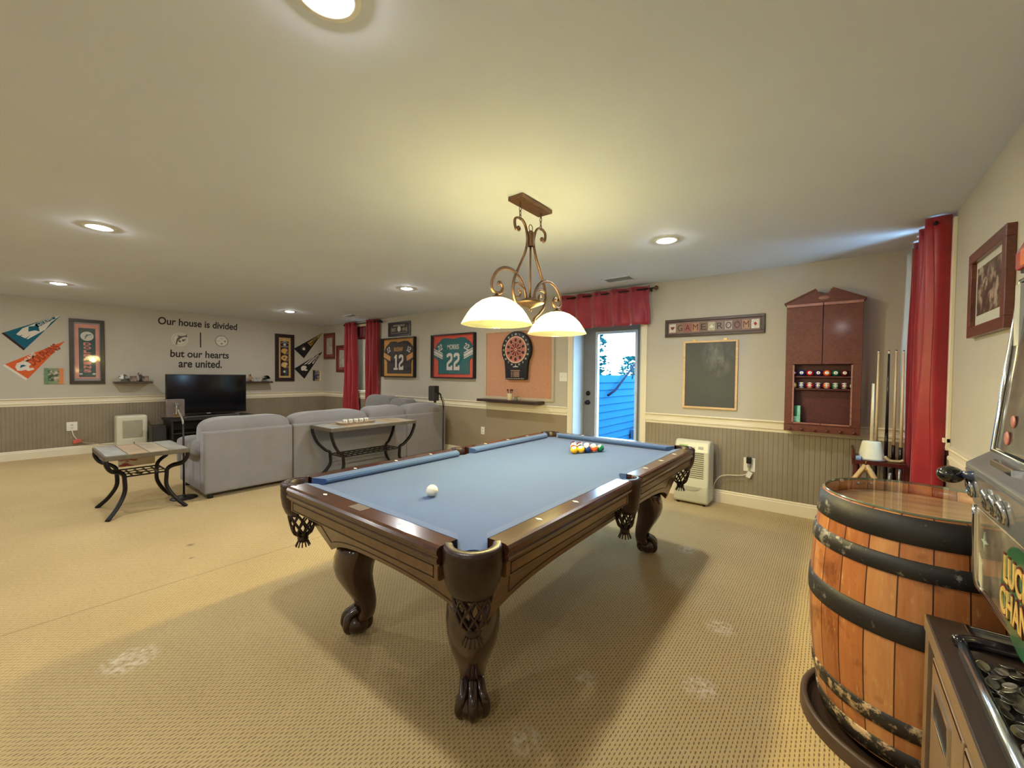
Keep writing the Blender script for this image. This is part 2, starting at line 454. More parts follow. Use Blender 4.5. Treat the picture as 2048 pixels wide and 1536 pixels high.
# ------------------------------------------------------------------ windows
def window(name, label, back, a0, a1, z0, z1, cas=.08):
    w = D.objects.new(name, None); COL.objects.link(w); struct(w, label, 'window')
    w.matrix_world = on_back((a0+a1)/2, 0) if back else on_right((a0+a1)/2, 0)
    h = (a1-a0)/2
    m = MB().box(-h-cas, -h, z0-cas, z1+cas-.01, 0, .02).box(h, h+cas, z0-cas, z1+cas-.01, 0, .02).box(-h, h, z1, z1+cas-.01, 0, .02).box(-h-cas, h+cas, z0-.03, z0, 0, .035)
    m.box(-h, -h+.012, z0, z1, -.2, 0).box(h-.012, h, z0, z1, -.2, 0).box(-h, h, z1-.012, z1, -.2, 0).box(-h, h, z0, z0+.012, -.2, 0)
    m.build('window_frame', trim_m, w, bevel=.003)
    m = MB(); zm = (z0+z1)/2
    for x0, x1, q0, q1 in ((-h+.012, -h+.05, z0+.012, z1-.012), (h-.05, h-.012, z0+.012, z1-.012), (-h+.05, h-.05, z0+.012, z0+.05), (-h+.05, h-.05, z1-.05, z1-.012), (-h+.05, h-.05, zm-.02, zm+.02)): m.box(x0, x1, q0, q1, -.19, -.15)
    m.build('sash', white_m, w, bevel=.003)
    MB().box(-h+.05, h-.05, z0+.05, z1-.05, -.175, -.168).build('pane', glass_m, w)
    return w
w1 = window('window_1', 'window with closed blinds between the red curtains behind the sofa', True, WX0, WX1, WZ0, WZ1)
w2 = window('window_2', 'window behind the red curtain in the corner by the cue rack', False, VY0, VY1, VZ0, VZ1)
m = MB(); h = (WX1-WX0)/2-.016
for i in range(31):
    z = WZ0+.014+i*.0445
    m.add([(-h, z, -.072), (h, z, -.072), (h, z+.052, -.064), (-h, z+.052, -.064)], [(0, 1, 2, 3)])
m.box(-h, h, WZ1-.05, WZ1-.014, -.1, -.05)
blind = m.build('slat_blind', M('blind_slats', (196, 186, 164), .5, nz=.03), solid=.002, Mx=w1.matrix_world.copy())
tag(blind, 'closed beige slat blind in the window between red curtains', 'blind')

# ------------------------------------------------------------------ outside the door
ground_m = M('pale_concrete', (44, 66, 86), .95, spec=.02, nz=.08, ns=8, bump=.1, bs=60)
struct(MB().box(-3.2, 6, BKY+.32, 12, -.12, 0).build('ground_outside', ground_m))
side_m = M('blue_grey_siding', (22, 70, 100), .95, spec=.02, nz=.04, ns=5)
m = MB()
for i in range(11):
    z = i*.123
    m.add([(-3.0, 5.14, z), (-3.0, 10.5, z), (-3.022, 10.5, z+.123), (-3.022, 5.14, z+.123)], [(0, 1, 2, 3)])
    m.add([(-3.022, 5.14, z), (-3.022, 10.5, z), (-3.0, 10.5, z), (-3.0, 5.14, z)], [(0, 1, 2, 3)])
m.box(-3.12, -3.024, 5.14, 10.5, 0, 1.353)
siding = m.build('siding_wall', side_m)
struct(siding, 'low wall of horizontal siding seen through the door pane', 'wall')
m = MB()
for i in range(5): m.box(-2.98, -1.2, 7.1+i*.28, 8.8, i*.17, (i+1)*.17)
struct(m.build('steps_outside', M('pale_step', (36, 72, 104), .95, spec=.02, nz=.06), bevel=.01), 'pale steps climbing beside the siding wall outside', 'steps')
hr = thing('handrail', 'dark handrail on the siding wall outside the door', 'handrail', (0, 0, 0))
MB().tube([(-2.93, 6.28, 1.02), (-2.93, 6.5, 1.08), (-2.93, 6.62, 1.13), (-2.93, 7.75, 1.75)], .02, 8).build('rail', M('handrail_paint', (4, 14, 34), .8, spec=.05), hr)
for y, z in ((6.7, 1.17), (7.5, 1.61)): MB().tube([(-2.93, y, z-.01), (-2.96, y, z-.06), (-3.01, y, min(z-.06, 1.28))], .008, 6).build('bracket', iron_m, hr)
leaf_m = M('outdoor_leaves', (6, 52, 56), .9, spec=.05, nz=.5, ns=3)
def tree(x, y, h, r, n, label, seed):
    rg = random.Random(seed)
    t = thing('tree', label, 'tree', (x, y, 0), group='trees beyond the siding wall')
    m = MB()
    for i in range(n):
        a = rg.uniform(0, 2*PI); q = rg.random()**.6; z = rg.uniform(.9, h); k = r*(1-.6*(z-.9)/(h-.9))*q
        p = Vector((k*cos(a), k*sin(a), z)); s = rg.uniform(.035, .08)
        R = Matrix.Rotation(rg.uniform(0, 6), 3, 'Z') @ Matrix.Rotation(rg.uniform(-1, 1), 3, 'X')
        m.add([p+R @ Vector(v) for v in ((-s, 0, 0), (0, 0, -s*.5), (s, 0, 0), (0, 0, s*.5))], [(0, 1, 2, 3)])
    m.build('foliage', leaf_m, t)
    MB().tube([(0, 0, 0), (.02, 0, h*.5), (0, .02, h*.9)], [.05, .035, .01], 7).build('trunk', M('bark', (60, 52, 44), .9, nz=.3), t)
tree(-3.98, 7.9, 2.3, .42, 420, 'thin leafy tree rising behind the near end of siding wall', 1)
tree(-4.05, 10.1, 1.85, .55, 380, 'low leafy bush behind the far end of siding wall', 2)
# ------------------------------------------------------------------ pool table
felt_m = M('blue_felt', (48, 78, 128), .9, nz=.06, ns=5, bump=.08, bs=900, sheen=.3)
mahog = wood('dark_mahogany', (44, 22, 14), (78, 42, 26), sc=(18, 2, 18), rough=.22, coat=.5)
mahog_y = wood('dark_mahogany_long', (44, 22, 14), (78, 42, 26), sc=(18, 2, 18), rough=.22, coat=.5)
mahog_z = wood('dark_mahogany_leg', (34, 16, 10), (64, 33, 19), sc=(16, 16, 2), rough=.2, coat=.6)
panel_w = wood('brown_panel_wood', (86, 60, 36), (112, 80, 50), sc=(14, 3, 20), rough=.3, coat=.35)
inlay_m = M('dark_inlay', (34, 20, 12), .5)
leather_m = M('pocket_leather', (42, 24, 18), .35, nz=.2, ns=40, bump=.1, bs=200)
pearl_m = M('pearl_inlay', (232, 230, 220), .25, nz=.03)
PT = thing('pool_table', 'pool table with blue cloth and dark carved claw-foot legs', 'pool table', (-1.510, 2.113, 0))
HW, HL = .559, 1.1175; RT = .801                                   # nose half sizes, rail top
OW, OL = .70, 1.262                                                # outer half sizes
BED = .763
# bed cloth, notched at the six pockets
def bed_outline():
    P = []; w, l = HW+.04, HL+.04
    def cut(cx, cy, r, a0, a1):
        for x, y in arc(cx, cy, r, a0, a1, 10): P.append((x, y))
    d = .050; w += .01; l += .01
    cut(w, -l, d, PI, PI/2)                        # corner notch, concave arc
    cut(w+.03, 0, d, -PI/2-.9, -PI*1.5+.9)
    cut(w, l, d, -PI/2, -PI)
    cut(-w, l, d, 0, -PI/2)
    cut(-w-.03, 0, d, PI/2-.9, -PI/2+.9)
    cut(-w, -l, d, PI/2, 0)
    return P
MB().prism(bed_outline(), BED-.03, BED, 'z').build('bed_cloth', felt_m, PT)
# rails: wooden cap with rounded edge, apron skirt, cloth cushion
WOODP = [(.609, RT), (.682, RT), (.694, RT-.004), (.700, RT-.014), (.700, RT-.024), (.694, RT-.030), (.694, RT-.036), (.700, RT-.042), (.698, RT-.052), (.688, RT-.058), (.688, RT-.064), (.609, RT-.064)]
SKIRT = [(.640, RT-.064), (.684, RT-.064), (.684, RT-.116), (.672, RT-.122), (.640, RT-.122)]
def to_side(P, side):
    """map (out, along, z) to table coordinates; side 0:+x 1:+y 2:-x 3:-y"""
    o, a, z = P
    if side in (1, 3): o += HL-HW
    return [(o, a, z), (-a, o, z), (-o, -a, z), (a, -o, z)][side]
def rail_piece(side, a0, a1, c0, c1, sights):
    """a0..a1 wood length along, c0/c1: cushion mouth cut at each end"""
    def extr(prof, b0, b1, mat, name, bev=0):
        m = MB(); n = len(prof)
        vs = [to_side((o, b0, z), side) for o, z in prof]+[to_side((o, b1, z), side) for o, z in prof]
        fs = [tuple(range(n))[::-1], tuple(range(n, 2*n))]+[(i, (i+1) % n, n+(i+1) % n, n+i) for i in range(n)]
        m.add(vs, fs); return m.build(name, mat, PT, bevel=bev)
    wm = mahog_y if side in (0, 2) else mahog
    r = extr(WOODP, a0, a1, wm, 'rail')
    s = extr(SKIRT, a0+.012, a1-.012, panel_w, 'apron', .003)
    # inlaid line framing the apron
    m = MB(); z0, z1 = RT-.112, RT-.070; e = .6845
    for b0, b1, q0, q1 in ((a0+.03, a1-.03, z0, z0+.004), (a0+.03, a1-.03, z1-.004, z1), (a0+.03, a0+.034, z0, z1), (a1-.034, a1-.03, z0, z1)):
        pts = [to_side((o, a, z), side) for z in (q0, q1) for a in (b0, b1) for o in (e-.004, e+.0008)]
        m.add(pts, [(0, 2, 3, 1), (4, 5, 7, 6), (0, 1, 5, 4), (2, 6, 7, 3), (0, 4, 6, 2), (1, 3, 7, 5)])
    m.build('inlay', inlay_m, s)
    for a in sights:                                                # pearl sights
        c = to_side((HW+.082, a, RT), side)
        MB().add([(c[0]+dx, c[1]+dy, RT+h) for h in (-.003, .0012) for dx, dy in ((.017, 0), (0, .009), (-.017, 0), (0, -.009))],
                 [(3, 2, 1, 0), (4, 5, 6, 7), (0, 1, 5, 4), (1, 2, 6, 5), (2, 3, 7, 6), (3, 0, 4, 7)]).build('sight', pearl_m, r)
    # cushion: nose shorter than its back
    prof = [(.559, RT-.016), (.566, RT-.006), (.612, RT+.001), (.612, RT-.05), (.575, RT-.04), (.562, RT-.026)]
    def off(o, c): return c*(.612-o)/.053
    vs = [to_side((o, a0-.006+off(o, c0), z), side) for o, z in prof]+[to_side((o, a1+.006-off(o, c1), z), side) for o, z in prof]
    n = len(prof)
    MB().add(vs, [tuple(range(n))[::-1], tuple(range(n, 2*n))]+[(i, (i+1) % n, n+(i+1) % n, n+i) for i in range(n)]).build('cushion', felt_m, PT)
q = HL/4
for side in (0, 2):
    rail_piece(side, -1.095, -.068, .055, .022, (-3*q, -2*q, -q))
    rail_piece(side, .068, 1.095, .022, .055, (q, 2*q, 3*q))
for side in (1, 3): rail_piece(side, -.537, .537, .055, .055, (-HW/2, HW/2))
MB().box(-.045, .045, -.024, .024, 0, .0016).build('name_plate', M('pewter_plate', (120, 108, 98), .35, metal=.4), PT, loc=(0, -HL-.082, RT))
# lower cabinet: sloping boards with an arched lower edge
def lower_board(side, half_t, half_b, out_t, out_b):
    zt = RT-.118; m = MB(); mi = MB(); n = 28
    def zb(t): return .425+.105*(1-min(1, abs(t))**2.6) if side in (1, 3) else .445+.10*(1-min(1, abs(t))**5)
    ft = []; fb = []
    for i in range(n+1):
        t = -1+2*i/n
        def pt(z, o):
            k = (zt-z)/(zt-.42); half = half_t+(half_b-half_t)*k; oo = out_t+(out_b-out_t)*k-o
            return to_side((oo, half*t, z), side) if side in (0, 2) else to_side((oo-(HL-HW), half*t, z), side)
        ft.append((pt(zt, 0), pt(zt, .03))); fb.append((pt(zb(t), 0), pt(zb(t), .03)))
    vs = []
    for i in range(n+1): vs += [ft[i][0], fb[i][0], fb[i][1], ft[i][1]]
    fs = []
    for i in range(n):
        a = i*4; c = a+4
        for k in range(4): l = (k+1) % 4; fs.append((a+k, a+l, c+l, c+k))
    fs += [(0, 1, 2, 3)[::-1], (n*4, n*4+1, n*4+2, n*4+3)]
    o = m.add(vs, fs).build('lower_apron', panel_w, PT)
    # inlay following the arch
    path = []
    for i in range(2, n-1):
        t = -1+2*i/n; z = zb(t)+.03; k = (zt-z)/(zt-.42); half = half_t+(half_b-half_t)*k; oo = out_t+(out_b-out_t)*k+.0005
        path.append(to_side((oo, half*t, z), side) if side in (0, 2) else to_side((oo-(HL-HW), half*t, z), side))
    e0 = Vector(path[0]); e1 = Vector(path[-1]); mid = (e0+e1)/2
    def upr(e):
        z = zt-.02; k = (zt-z)/(zt-.42); oo = out_t+(out_b-out_t)*k+.0005
        a = (e-mid).length*(1.0 if e == e1 else -1.0)
        return to_side((oo, a*(1+.04), z), side) if side in (0, 2) else to_side((oo-(HL-HW), a*(1+.04), z), side)
    mi.tube([upr(e0)]+path+[upr(e1)], .002, 5).build('inlay', inlay_m, o)
lower_board(0, 1.155, 1.02, .605, .53); lower_board(2, 1.155, 1.02, .605, .53)
lower_board(1, .605, .53, 1.165, 1.035); lower_board(3, .605, .53, 1.165, 1.035)
# slate under the bed closes the body
MB().box(-.62, .62, -1.17, 1.17, .685, .733).build('slate', M('slate_grey', (60, 60, 62), .8), PT)
# pockets
def pocket(name, cx, cy, ang, corner):
    m = MB(); half = 1.62 if corner else 1.35
    if corner: prof = [(.060, RT-.05), (.064, RT-.004), (.069, RT+.001), (.088, RT+.002), (.097, RT-.003), (.101, RT-.016), (.098, RT-.026), (.100, RT-.032), (.099, RT-.07), (.092, RT-.115), (.079, RT-.150), (.066, RT-.165), (.056, RT-.160), (.056, RT-.05)]
    else: prof = [(.052, RT-.05), (.054, RT-.004), (.060, RT+.001), (.074, RT+.001), (.082, RT-.006), (.083, RT-.03), (.080, RT-.09), (.072, RT-.16), (.060, RT-.19), (.050, RT-.186), (.050, RT-.05)]
    p = m.lathe(prof, 20, (cx, cy, 0), a0=ang-half, a1=ang+half).build(name, leather_m, PT)
    n = MB(); zt = RT-.16; r0 = .066 if corner else .056; h = .12
    def P(a, t): rr = r0*(1-t)**.55*1.0+.022*t; return (cx+rr*cos(a), cy+rr*sin(a), zt-h*t)
    k = 9
    for i in range(k):
        for sgn in (1, -1):
            n.tube([P(2*PI*i/k+sgn*t*1.25, t) for t in [j/8 for j in range(9)]], .0048, 5)
    n.build('net', leather_m, p)
    f = MB()
    f.lathe([(.018, zt-h+.012), (.026, zt-h-.01), (.024, zt-h-.028), (.014, zt-h-.030)], 12, (cx, cy, 0))
    for i in range(12):
        a = 2*PI*i/12; f.tube([(cx+.02*cos(a), cy+.02*sin(a), zt-h-.02), (cx+.034*cos(a), cy+.034*sin(a), zt-h-.052)], .0035, 4)
    f.build('fringe', leather_m, p)
for sx in (1, -1):
    for sy in (1, -1): pocket('corner_pocket', sx*.596, sy*1.154, math.atan2(sy, sx), True)
    pocket('side_pocket', sx*.634, 0, 0 if sx > 0 else PI, False)
# cabriole legs with ball-and-claw feet
def leg(sx, sy):
    m = MB(); d = Vector((sx*.7071, sy*.7071, 0)); e = Vector((-sy*.7071, sx*.7071, 0)); c = Vector((sx*.405, sy*.950, 0))
    prof = [(.47, .005, .118), (.44, .012, .121), (.40, .024, .122), (.35, .034, .116), (.30, .030, .106), (.25, .012, .092), (.20, -.012, .076), (.16, -.026, .064), (.13, -.030, .058), (.10, -.022, .060), (.07, -.006, .066)]
    sec = []
    for k in range(20):
        a = 2*PI*k/20; ca, sa = cos(a), sin(a); p = 1.35
        rr = 1/((abs(ca)**p+abs(sa)**p)**(1/p)); sec.append((rr*ca, rr*sa))          # ridge towards the corner
    vs = []; q = len(sec)
    for z, o, r in prof:
        for u, v in sec:
            P = c+d*(o+u*r*.88)+e*(v*r*.86); vs.append((P.x, P.y, z))
    fs = [tuple(range(q))]
    for i in range(len(prof)-1):
        for k in range(q): l = (k+1) % q; fs.append((i*q+k, (i+1)*q+k, (i+1)*q+l, i*q+l))
    fs.append(tuple(range((len(prof)-1)*q, len(prof)*q))[::-1])
    m.add(vs, fs, 0, True)
    o = m.build('leg', mahog_z, PT)
    f = MB(); b = c+d*.016
    f.sphere((b.x, b.y, .056), .068, 20, 12, sc=(1, 1, .84))
    for a in (-.95, 0, .95, PI):
        w = d*cos(a)+e*sin(a)
        pts = [c+d*-.02+w*.035+Vector((0, 0, .135)), b+w*.046+Vector((0, 0, .106)), b+w*.064+Vector((0, 0, .068)), b+w*.062+Vector((0, 0, .034)), b+w*.040+Vector((0, 0, .012))]
        f.tube(smooth_path(pts, 4), [.020]*4+[.020, .021, .021, .02]+[.019, .018, .017, .015]+[.013, .012, .010, .009]+[.006], 8)
    f.build('claw_foot', M('claw_foot_wood', (40, 20, 13), .18, nz=.3, ns=25, coat=.7), o)
for sx in (1, -1):
    for sy in (1, -1): leg(sx, sy)

# ------------------------------------------------------------------ balls
BALLC = {'yellow': (238, 178, 20), 'blue': (28, 48, 110), 'red': (196, 34, 32), 'purple': (62, 28, 88), 'orange': (232, 92, 24), 'green': (16, 104, 70), 'maroon': (110, 22, 28), 'black': (14, 14, 15), 'white': (236, 222, 158)}
ivory = M('ball_white', (236, 230, 210), .12, nz=.01, coat=.5)
def ball_m(c): return M('ball_'+c, BALLC[c], .1, nz=.02, coat=.5)
def ball(loc, colour, stripe, label, group, tilt=None, r=.0286, spot=None, num=None):
    m = MB(); n, k = 20, 14
    prof = [(r*sin(PI*i/k), -r*cos(PI*i/k)) for i in range(k+1)]
    vs = []; 
    for i in range(n):
        a = 2*PI*i/n
        for rr, z in prof: vs.append((rr*cos(a), rr*sin(a), z))
    q = k+1
    for i in range(n):
        j = (i+1) % n
        for t in range(k):
            pass
    fa = []; fb = []
    for i in range(n):
        j = (i+1) % n
        for t in range(k):
            (fb if stripe and (t < 4 or t > 9) else fa).append((i*q+t, j*q+t, j*q+t+1, i*q+t+1))
    m.add(vs, fa, 0, True); base = m
    base.f += fb; base.mi += [1]*len(fb); base.sm += [True]*len(fb)
    o = base.build('pool_ball', [ball_m(colour), ivory])
    o.location = loc
    tag(o, label, 'billiard ball', group)
    if spot:
        s = Vector(spot).normalized(); R = s.to_track_quat('Z', 'Y').to_matrix().to_4x4()
        c = MB()
        ca = [(r*1.004*sin(t), r*1.004*cos(t)) for t in (0, .2, .4, .52)]
        c.lathe(ca, 16, T=R)
        so = c.build('number_spot', ivory, o)
        if num: 
            t = text(num, 'numeral', M('ink_black', (20, 20, 22), .4), so, h=r*.62, c=(0, 0, 0), depth=.0006, rz=PI/2*0)
            t.matrix_local = R @ Matrix.Translation((0, 0, r*1.001))
    return o
tz = BED+.0286
cue = ball((-1.496, 1.285, tz), 'white', False, 'cream cue ball alone on the near half of the blue cloth', None); cue.name = 'cue_ball'
ax, ay = -1.510, 2.668; s3 = .0286*math.sqrt(3)
rack = {(0, 0): ('yellow', 0), (1, 0): ('red', 0), (1, 1): ('yellow', 1), (2, 0): ('green', 1), (2, 1): ('black', 0), (2, 2): ('blue', 0),
        (3, 0): ('orange', 0), (3, 1): ('blue', 1), (3, 2): ('red', 1), (3, 3): ('orange', 1), (4, 0): ('purple', 0), (4, 1): ('maroon', 0), (4, 2): ('purple', 1), (4, 3): ('maroon', 1), (4, 4): ('green', 0)}
rlab = {(0, 0): 'solid yellow ball at the tip of the racked triangle', (1, 1): 'yellow striped ball second along the lit edge of the rack', (2, 2): 'dark blue ball in the middle of the rack edge', (3, 3): 'orange striped ball beside the green corner ball', (4, 4): 'solid green ball at the corner of the rack', (3, 0): 'solid orange ball behind the yellow tip ball', (2, 0): 'green striped ball on the far edge of the rack', (1, 0): 'solid red ball behind the yellow tip ball', (2, 1): 'black ball in the centre of the rack', (3, 1): 'blue striped ball inside the rack', (3, 2): 'red and white striped ball inside the rack', (4, 0): 'solid purple ball at the far corner of the rack', (4, 1): 'solid maroon ball on the back row of the rack', (4, 2): 'purple striped ball on the back row of the rack', (4, 3): 'maroon striped ball on the back row next to green'}
for (i, j), (c, st) in rack.items():
    x = ax+(j-i/2)*.0575; y = ay+i*s3*1.005
    sp = {(0, 0): (.2, -.6, .7), (1, 1): (.2, -.6, .8), (2, 2): (-.1, -.5, .9), (3, 3): (.1, -.6, .8), (4, 4): (-.1, -.6, .8), (3, 0): (0, -.6, .8)}.get((i, j))
    nm = {(0, 0): '1', (1, 1): '9', (2, 2): '2', (3, 3): '13', (4, 4): '6', (3, 0): '5'}.get((i, j))
    o = ball((x, y, tz), c, st, rlab[(i, j)], 'racked pool balls', spot=sp, num=nm)
    if st: o.rotation_euler = (random.uniform(.5, 1.2), random.uniform(-.4, .4), 0) if not sp else (0, 0, 0)
# ------------------------------------------------------------------ pendant over the table
bronze_m = M('antique_bronze', (104, 80, 64), .38, metal=.7, nz=.2, ns=25)
LX, LY = -1.54, 2.127
PL = thing('pendant_light', 'scrolled bronze pendant with two lit glass shades over the pool table', 'pendant lamp', (LX, LY, 0))
MB().prism([(-.056, -.165), (.056, -.165), (.056, .165), (-.056, .165)], CEIL-.026, CEIL, 'z').build('canopy', bronze_m, PL, bevel=.004)
def yz(P): return [(0, y, z) for y, z in P]
MB().tube([(0, 0, 1.79), (0, 0, 2.26)], .007, 8).build('stem', bronze_m, PL)
MB().lathe([(.018, 2.17), (.024, 2.18), (.024, 2.255), (.012, 2.268)], 12).tube([(0, .02*cos(a), 2.285+.022*sin(a)) for a in [2*PI*i/14 for i in range(14)]], .003, 6, closed=True).build('collar', bronze_m, PL)
longarm = [(.120, 2.239), (.101, 2.246), (.108, 2.266), (.132, 2.262), (.128, 2.234), (.152, 2.238), (.166, 2.265), (.160, 2.300), (.112, 2.314), (.070, 2.298), (.044, 2.255), (.034, 2.196), (.056, 2.122), (.097, 2.051), (.135, 1.988), (.170, 1.922), (.177, 1.866), (.157, 1.805), (.105, 1.755), (.056, 1.721), (.039, 1.685)]
longarm = longarm[5:]
longarm = [(.125, 2.236), (.118, 2.248), (.130, 2.257), (.143, 2.243)]+longarm
outer = [(.042, 1.84), (.060, 1.895), (.10, 1.945), (.16, 1.976), (.226, 1.984), (.290, 1.968), (.338, 1.934), (.368, 1.885), (.370, 1.842), (.335, 1.820), (.292, 1.830), (.274, 1.856), (.288, 1.882), (.312, 1.884), (.308, 1.868)]
inner = [(.045, 1.835), (.055, 1.88), (.09, 1.905), (.13, 1.911), (.166, 1.900), (.176, 1.868), (.155, 1.835), (.120, 1.830), (.098, 1.848), (.105, 1.872), (.128, 1.872)]
for s in (1, -1):
    MB().tube(smooth_path(yz([(s*y, z) for y, z in longarm]), 4), .0075, 8, flat=1.3).build('scroll', bronze_m, PL)
    MB().tube(smooth_path(yz([(s*y, z) for y, z in outer]), 4), .0085, 8, flat=1.3).build('arm', bronze_m, PL)
    MB().tube(smooth_path(yz([(s*y, z) for y, z in inner]), 4), .0065, 8, flat=1.3).build('scroll', bronze_m, PL)
    m = MB(); z = CEIL-.03
    for k in range(4):
        cz = z-.012-k*.026
        pts = [((.007*cos(a) if k % 2 else 0), s*.112+(0 if k % 2 else .007*cos(a)), cz+.016*sin(a)) for a in [2*PI*i/12 for i in range(12)]]
        m.tube(pts, .0025, 6, closed=True)
    m.build('chain', bronze_m, PL)
MB().lathe([(0, 1.752), (.008, 1.755), (.010, 1.764), (.005, 1.772), (.014, 1.778), (.05, 1.79), (.088, 1.805), (.092, 1.812), (.07, 1.82), (.04, 1.838), (0, 1.842)], 24).build('bowl', bronze_m, PL)
# glass shades: frosted dome, clear seeded rim
def shade_mat():
    m = D.materials.new('frosted_lit_glass'); m.use_nodes = True; n = m.node_tree.nodes; L = m.node_tree.links
    n.remove(n['Principled BSDF'])
    tr = n.new('ShaderNodeBsdfTranslucent'); tr.inputs[0].default_value = (.50, .46, .30, 1)
    gl = n.new('ShaderNodeBsdfGlossy'); gl.inputs['Roughness'].default_value = .15
    em = n.new('ShaderNodeEmission'); em.inputs[0].default_value = (1, .93, .70, 1); em.inputs[1].default_value = SHADE_E
    no = n.new('ShaderNodeTexNoise'); no.inputs['Scale'].default_value = 40
    bp = n.new('ShaderNodeBump'); bp.inputs['Strength'].default_value = .1; L.new(no.outputs['Fac'], bp.inputs['Height']); L.new(bp.outputs[0], gl.inputs['Normal'])
    mx = n.new('ShaderNodeMixShader'); mx.inputs[0].default_value = .08; L.new(tr.outputs[0], mx.inputs[1]); L.new(gl.outputs[0], mx.inputs[2])
    ad = n.new('ShaderNodeAddShader'); L.new(mx.outputs[0], ad.inputs[0]); L.new(em.outputs[0], ad.inputs[1])
    L.new(ad.outputs[0], n['Material Output'].inputs[0]); return m
SHADE_E = 2.2
shade_m = shade_mat()
def rim_mat():
    m = D.materials.new('seeded_glass_rim'); m.use_nodes = True; n = m.node_tree.nodes; L = m.node_tree.links
    n.remove(n['Principled BSDF'])
    t = n.new('ShaderNodeBsdfTransparent'); t.inputs[0].default_value = (.95, .95, .80, 1)
    tl = n.new('ShaderNodeBsdfTranslucent'); tl.inputs[0].default_value = (.9, .88, .55, 1)
    gl = n.new('ShaderNodeBsdfGlossy'); gl.inputs['Roughness'].default_value = .1
    no = n.new('ShaderNodeTexNoise'); no.inputs['Scale'].default_value = 130
    r = n.new('ShaderNodeValToRGB'); r.color_ramp.elements[0].position = .42; r.color_ramp.elements[1].position = .6; r.color_ramp.elements[0].color = (.06, .06, .06, 1); r.color_ramp.elements[1].color = (.5, .5, .5, 1)
    L.new(no.outputs['Fac'], r.inputs[0])
    a = n.new('ShaderNodeMixShader'); L.new(r.outputs[0], a.inputs[0]); L.new(t.outputs[0], a.inputs[1]); L.new(tl.outputs[0], a.inputs[2])
    b = n.new('ShaderNodeMixShader'); b.inputs[0].default_value = .1; L.new(a.outputs[0], b.inputs[1]); L.new(gl.outputs[0], b.inputs[2])
    L.new(b.outputs[0], n['Material Output'].inputs[0]); return m
rim_m = rim_mat()
bulb_glow = M('lit_bulb', (255, 226, 170), .4, emit=14)
for s in (1, -1):
    y = s*.326
    m = MB(); pts = [(.030, 1.792), (.055, 1.788), (.09, 1.774), (.125, 1.750), (.155, 1.720), (.175, 1.692)]
    sh = m.lathe(pts, 40, (0, y, 0)).build('glass_shade', shade_m, PL)
    MB().lathe([(.175, 1.692), (.190, 1.668), (.203, 1.645), (.206, 1.640), (.203, 1.638), (.187, 1.662), (.172, 1.688)], 40, (0, y, 0)).build('glass_rim', rim_m, sh)
    MB().lathe([(0, 1.822), (.008, 1.82), (.010, 1.808), (.032, 1.800), (.036, 1.788), (.022, 1.782), (.020, 1.77), (0, 1.77)], 20, (0, y, 0)).build('shade_holder', bronze_m, PL)
    MB().lathe([(.012, 1.772), (.014, 1.760), (.026, 1.745), (.030, 1.725), (.024, 1.705), (.010, 1.696), (0, 1.695)], 16, (0, y, 0)).build('bulb', bulb_glow, PL)
    ld = D.lights.new('bulb_light', 'POINT'); ld.energy = BULB_W; ld.color = BULB_C; ld.shadow_soft_size = .032
    lo = D.objects.new('bulb_light', ld); COL.objects.link(lo); lo.parent = PL; lo.location = (0, y, 1.662)

# ------------------------------------------------------------------ recessed lights
lens_m = D.materials.new('lit_lens'); lens_m.use_nodes = True
_n = lens_m.node_tree.nodes; _p = _n['Principled BSDF']; _p.inputs['Emission Color'].default_value = (*DOWN_C, 1); _p.inputs['Emission Strength'].default_value = DOWN_W
_p.inputs['Base Color'].default_value = (.9, .9, .85, 1)
def downlight(x, y, label):
    t = thing('recessed_light', label, 'ceiling light', (x, y, CEIL), group='recessed ceiling lights')
    MB().lathe([(.064, .0), (.066, -.004), (.072, -.006), (.094, -.005), (.097, 0)], 32).build('trim_ring', white_m, t)
    MB().lathe([(.060, .02), (.064, 0)], 32).build('reflector', M('reflector_white', (215, 212, 200), .35, nz=.01), t)
    MB().lathe([(.0615, .004), (.056, -.005), (.042, -.011), (.022, -.015), (0, -.016)], 32).build('lens', lens_m, t)
for (x, y), l in zip(DL, ('large lit recessed light over the carpet left of the pendant', 'lit recessed light closest to the pennant wall', 'small lit recessed light over the corner of the sofa', 'small lit recessed light between the sofa and pendant', 'lit recessed light in front of the chalkboard wall', 'recessed light cut by the top edge of the picture',
        'added unseen recessed light behind the viewer by the side wall', 'added unseen recessed light behind the viewer and the barrel', 'added unseen recessed light behind the viewer on the sofa side', 'added unseen recessed light behind the viewer near the television wall')):
    downlight(x, y, l)
# ceiling vents
def vent(x, y, w, d, label):
    t = thing('ceiling_vent', label, 'vent', (x, y, CEIL))
    m = MB().box(-w/2, w/2, -d/2, -d/2+.018, -.008, 0).box(-w/2, w/2, d/2-.018, d/2, -.008, 0).box(-w/2, -w/2+.018, -d/2, d/2, -.008, 0).box(w/2-.018, w/2, -d/2, d/2, -.008, 0)
    m.build('frame', ceil_m, t, bevel=.002)
    MB().box(-w/2+.018, w/2-.018, -d/2+.018, d/2-.018, -.002, -.0005).build('duct', M('vent_dark', (60, 58, 54), .8), t)
    m = MB(); n = 9
    for i in range(n):
        y0 = -d/2+.022+(d-.044)*i/n
        m.add([(-w/2+.018, y0, -.007), (w/2-.018, y0, -.007), (w/2-.018, y0+.007, -.002), (-w/2+.018, y0+.007, -.002)], [(0, 1, 2, 3)])
    m.build('slat', ceil_m, t, solid=.001)
vent(-1.93, 4.37, .34, .20, 'ceiling vent above the red door valance')
vent(-7.22, 4.20, .34, .16, 'ceiling vent above the sofa near the red curtains')
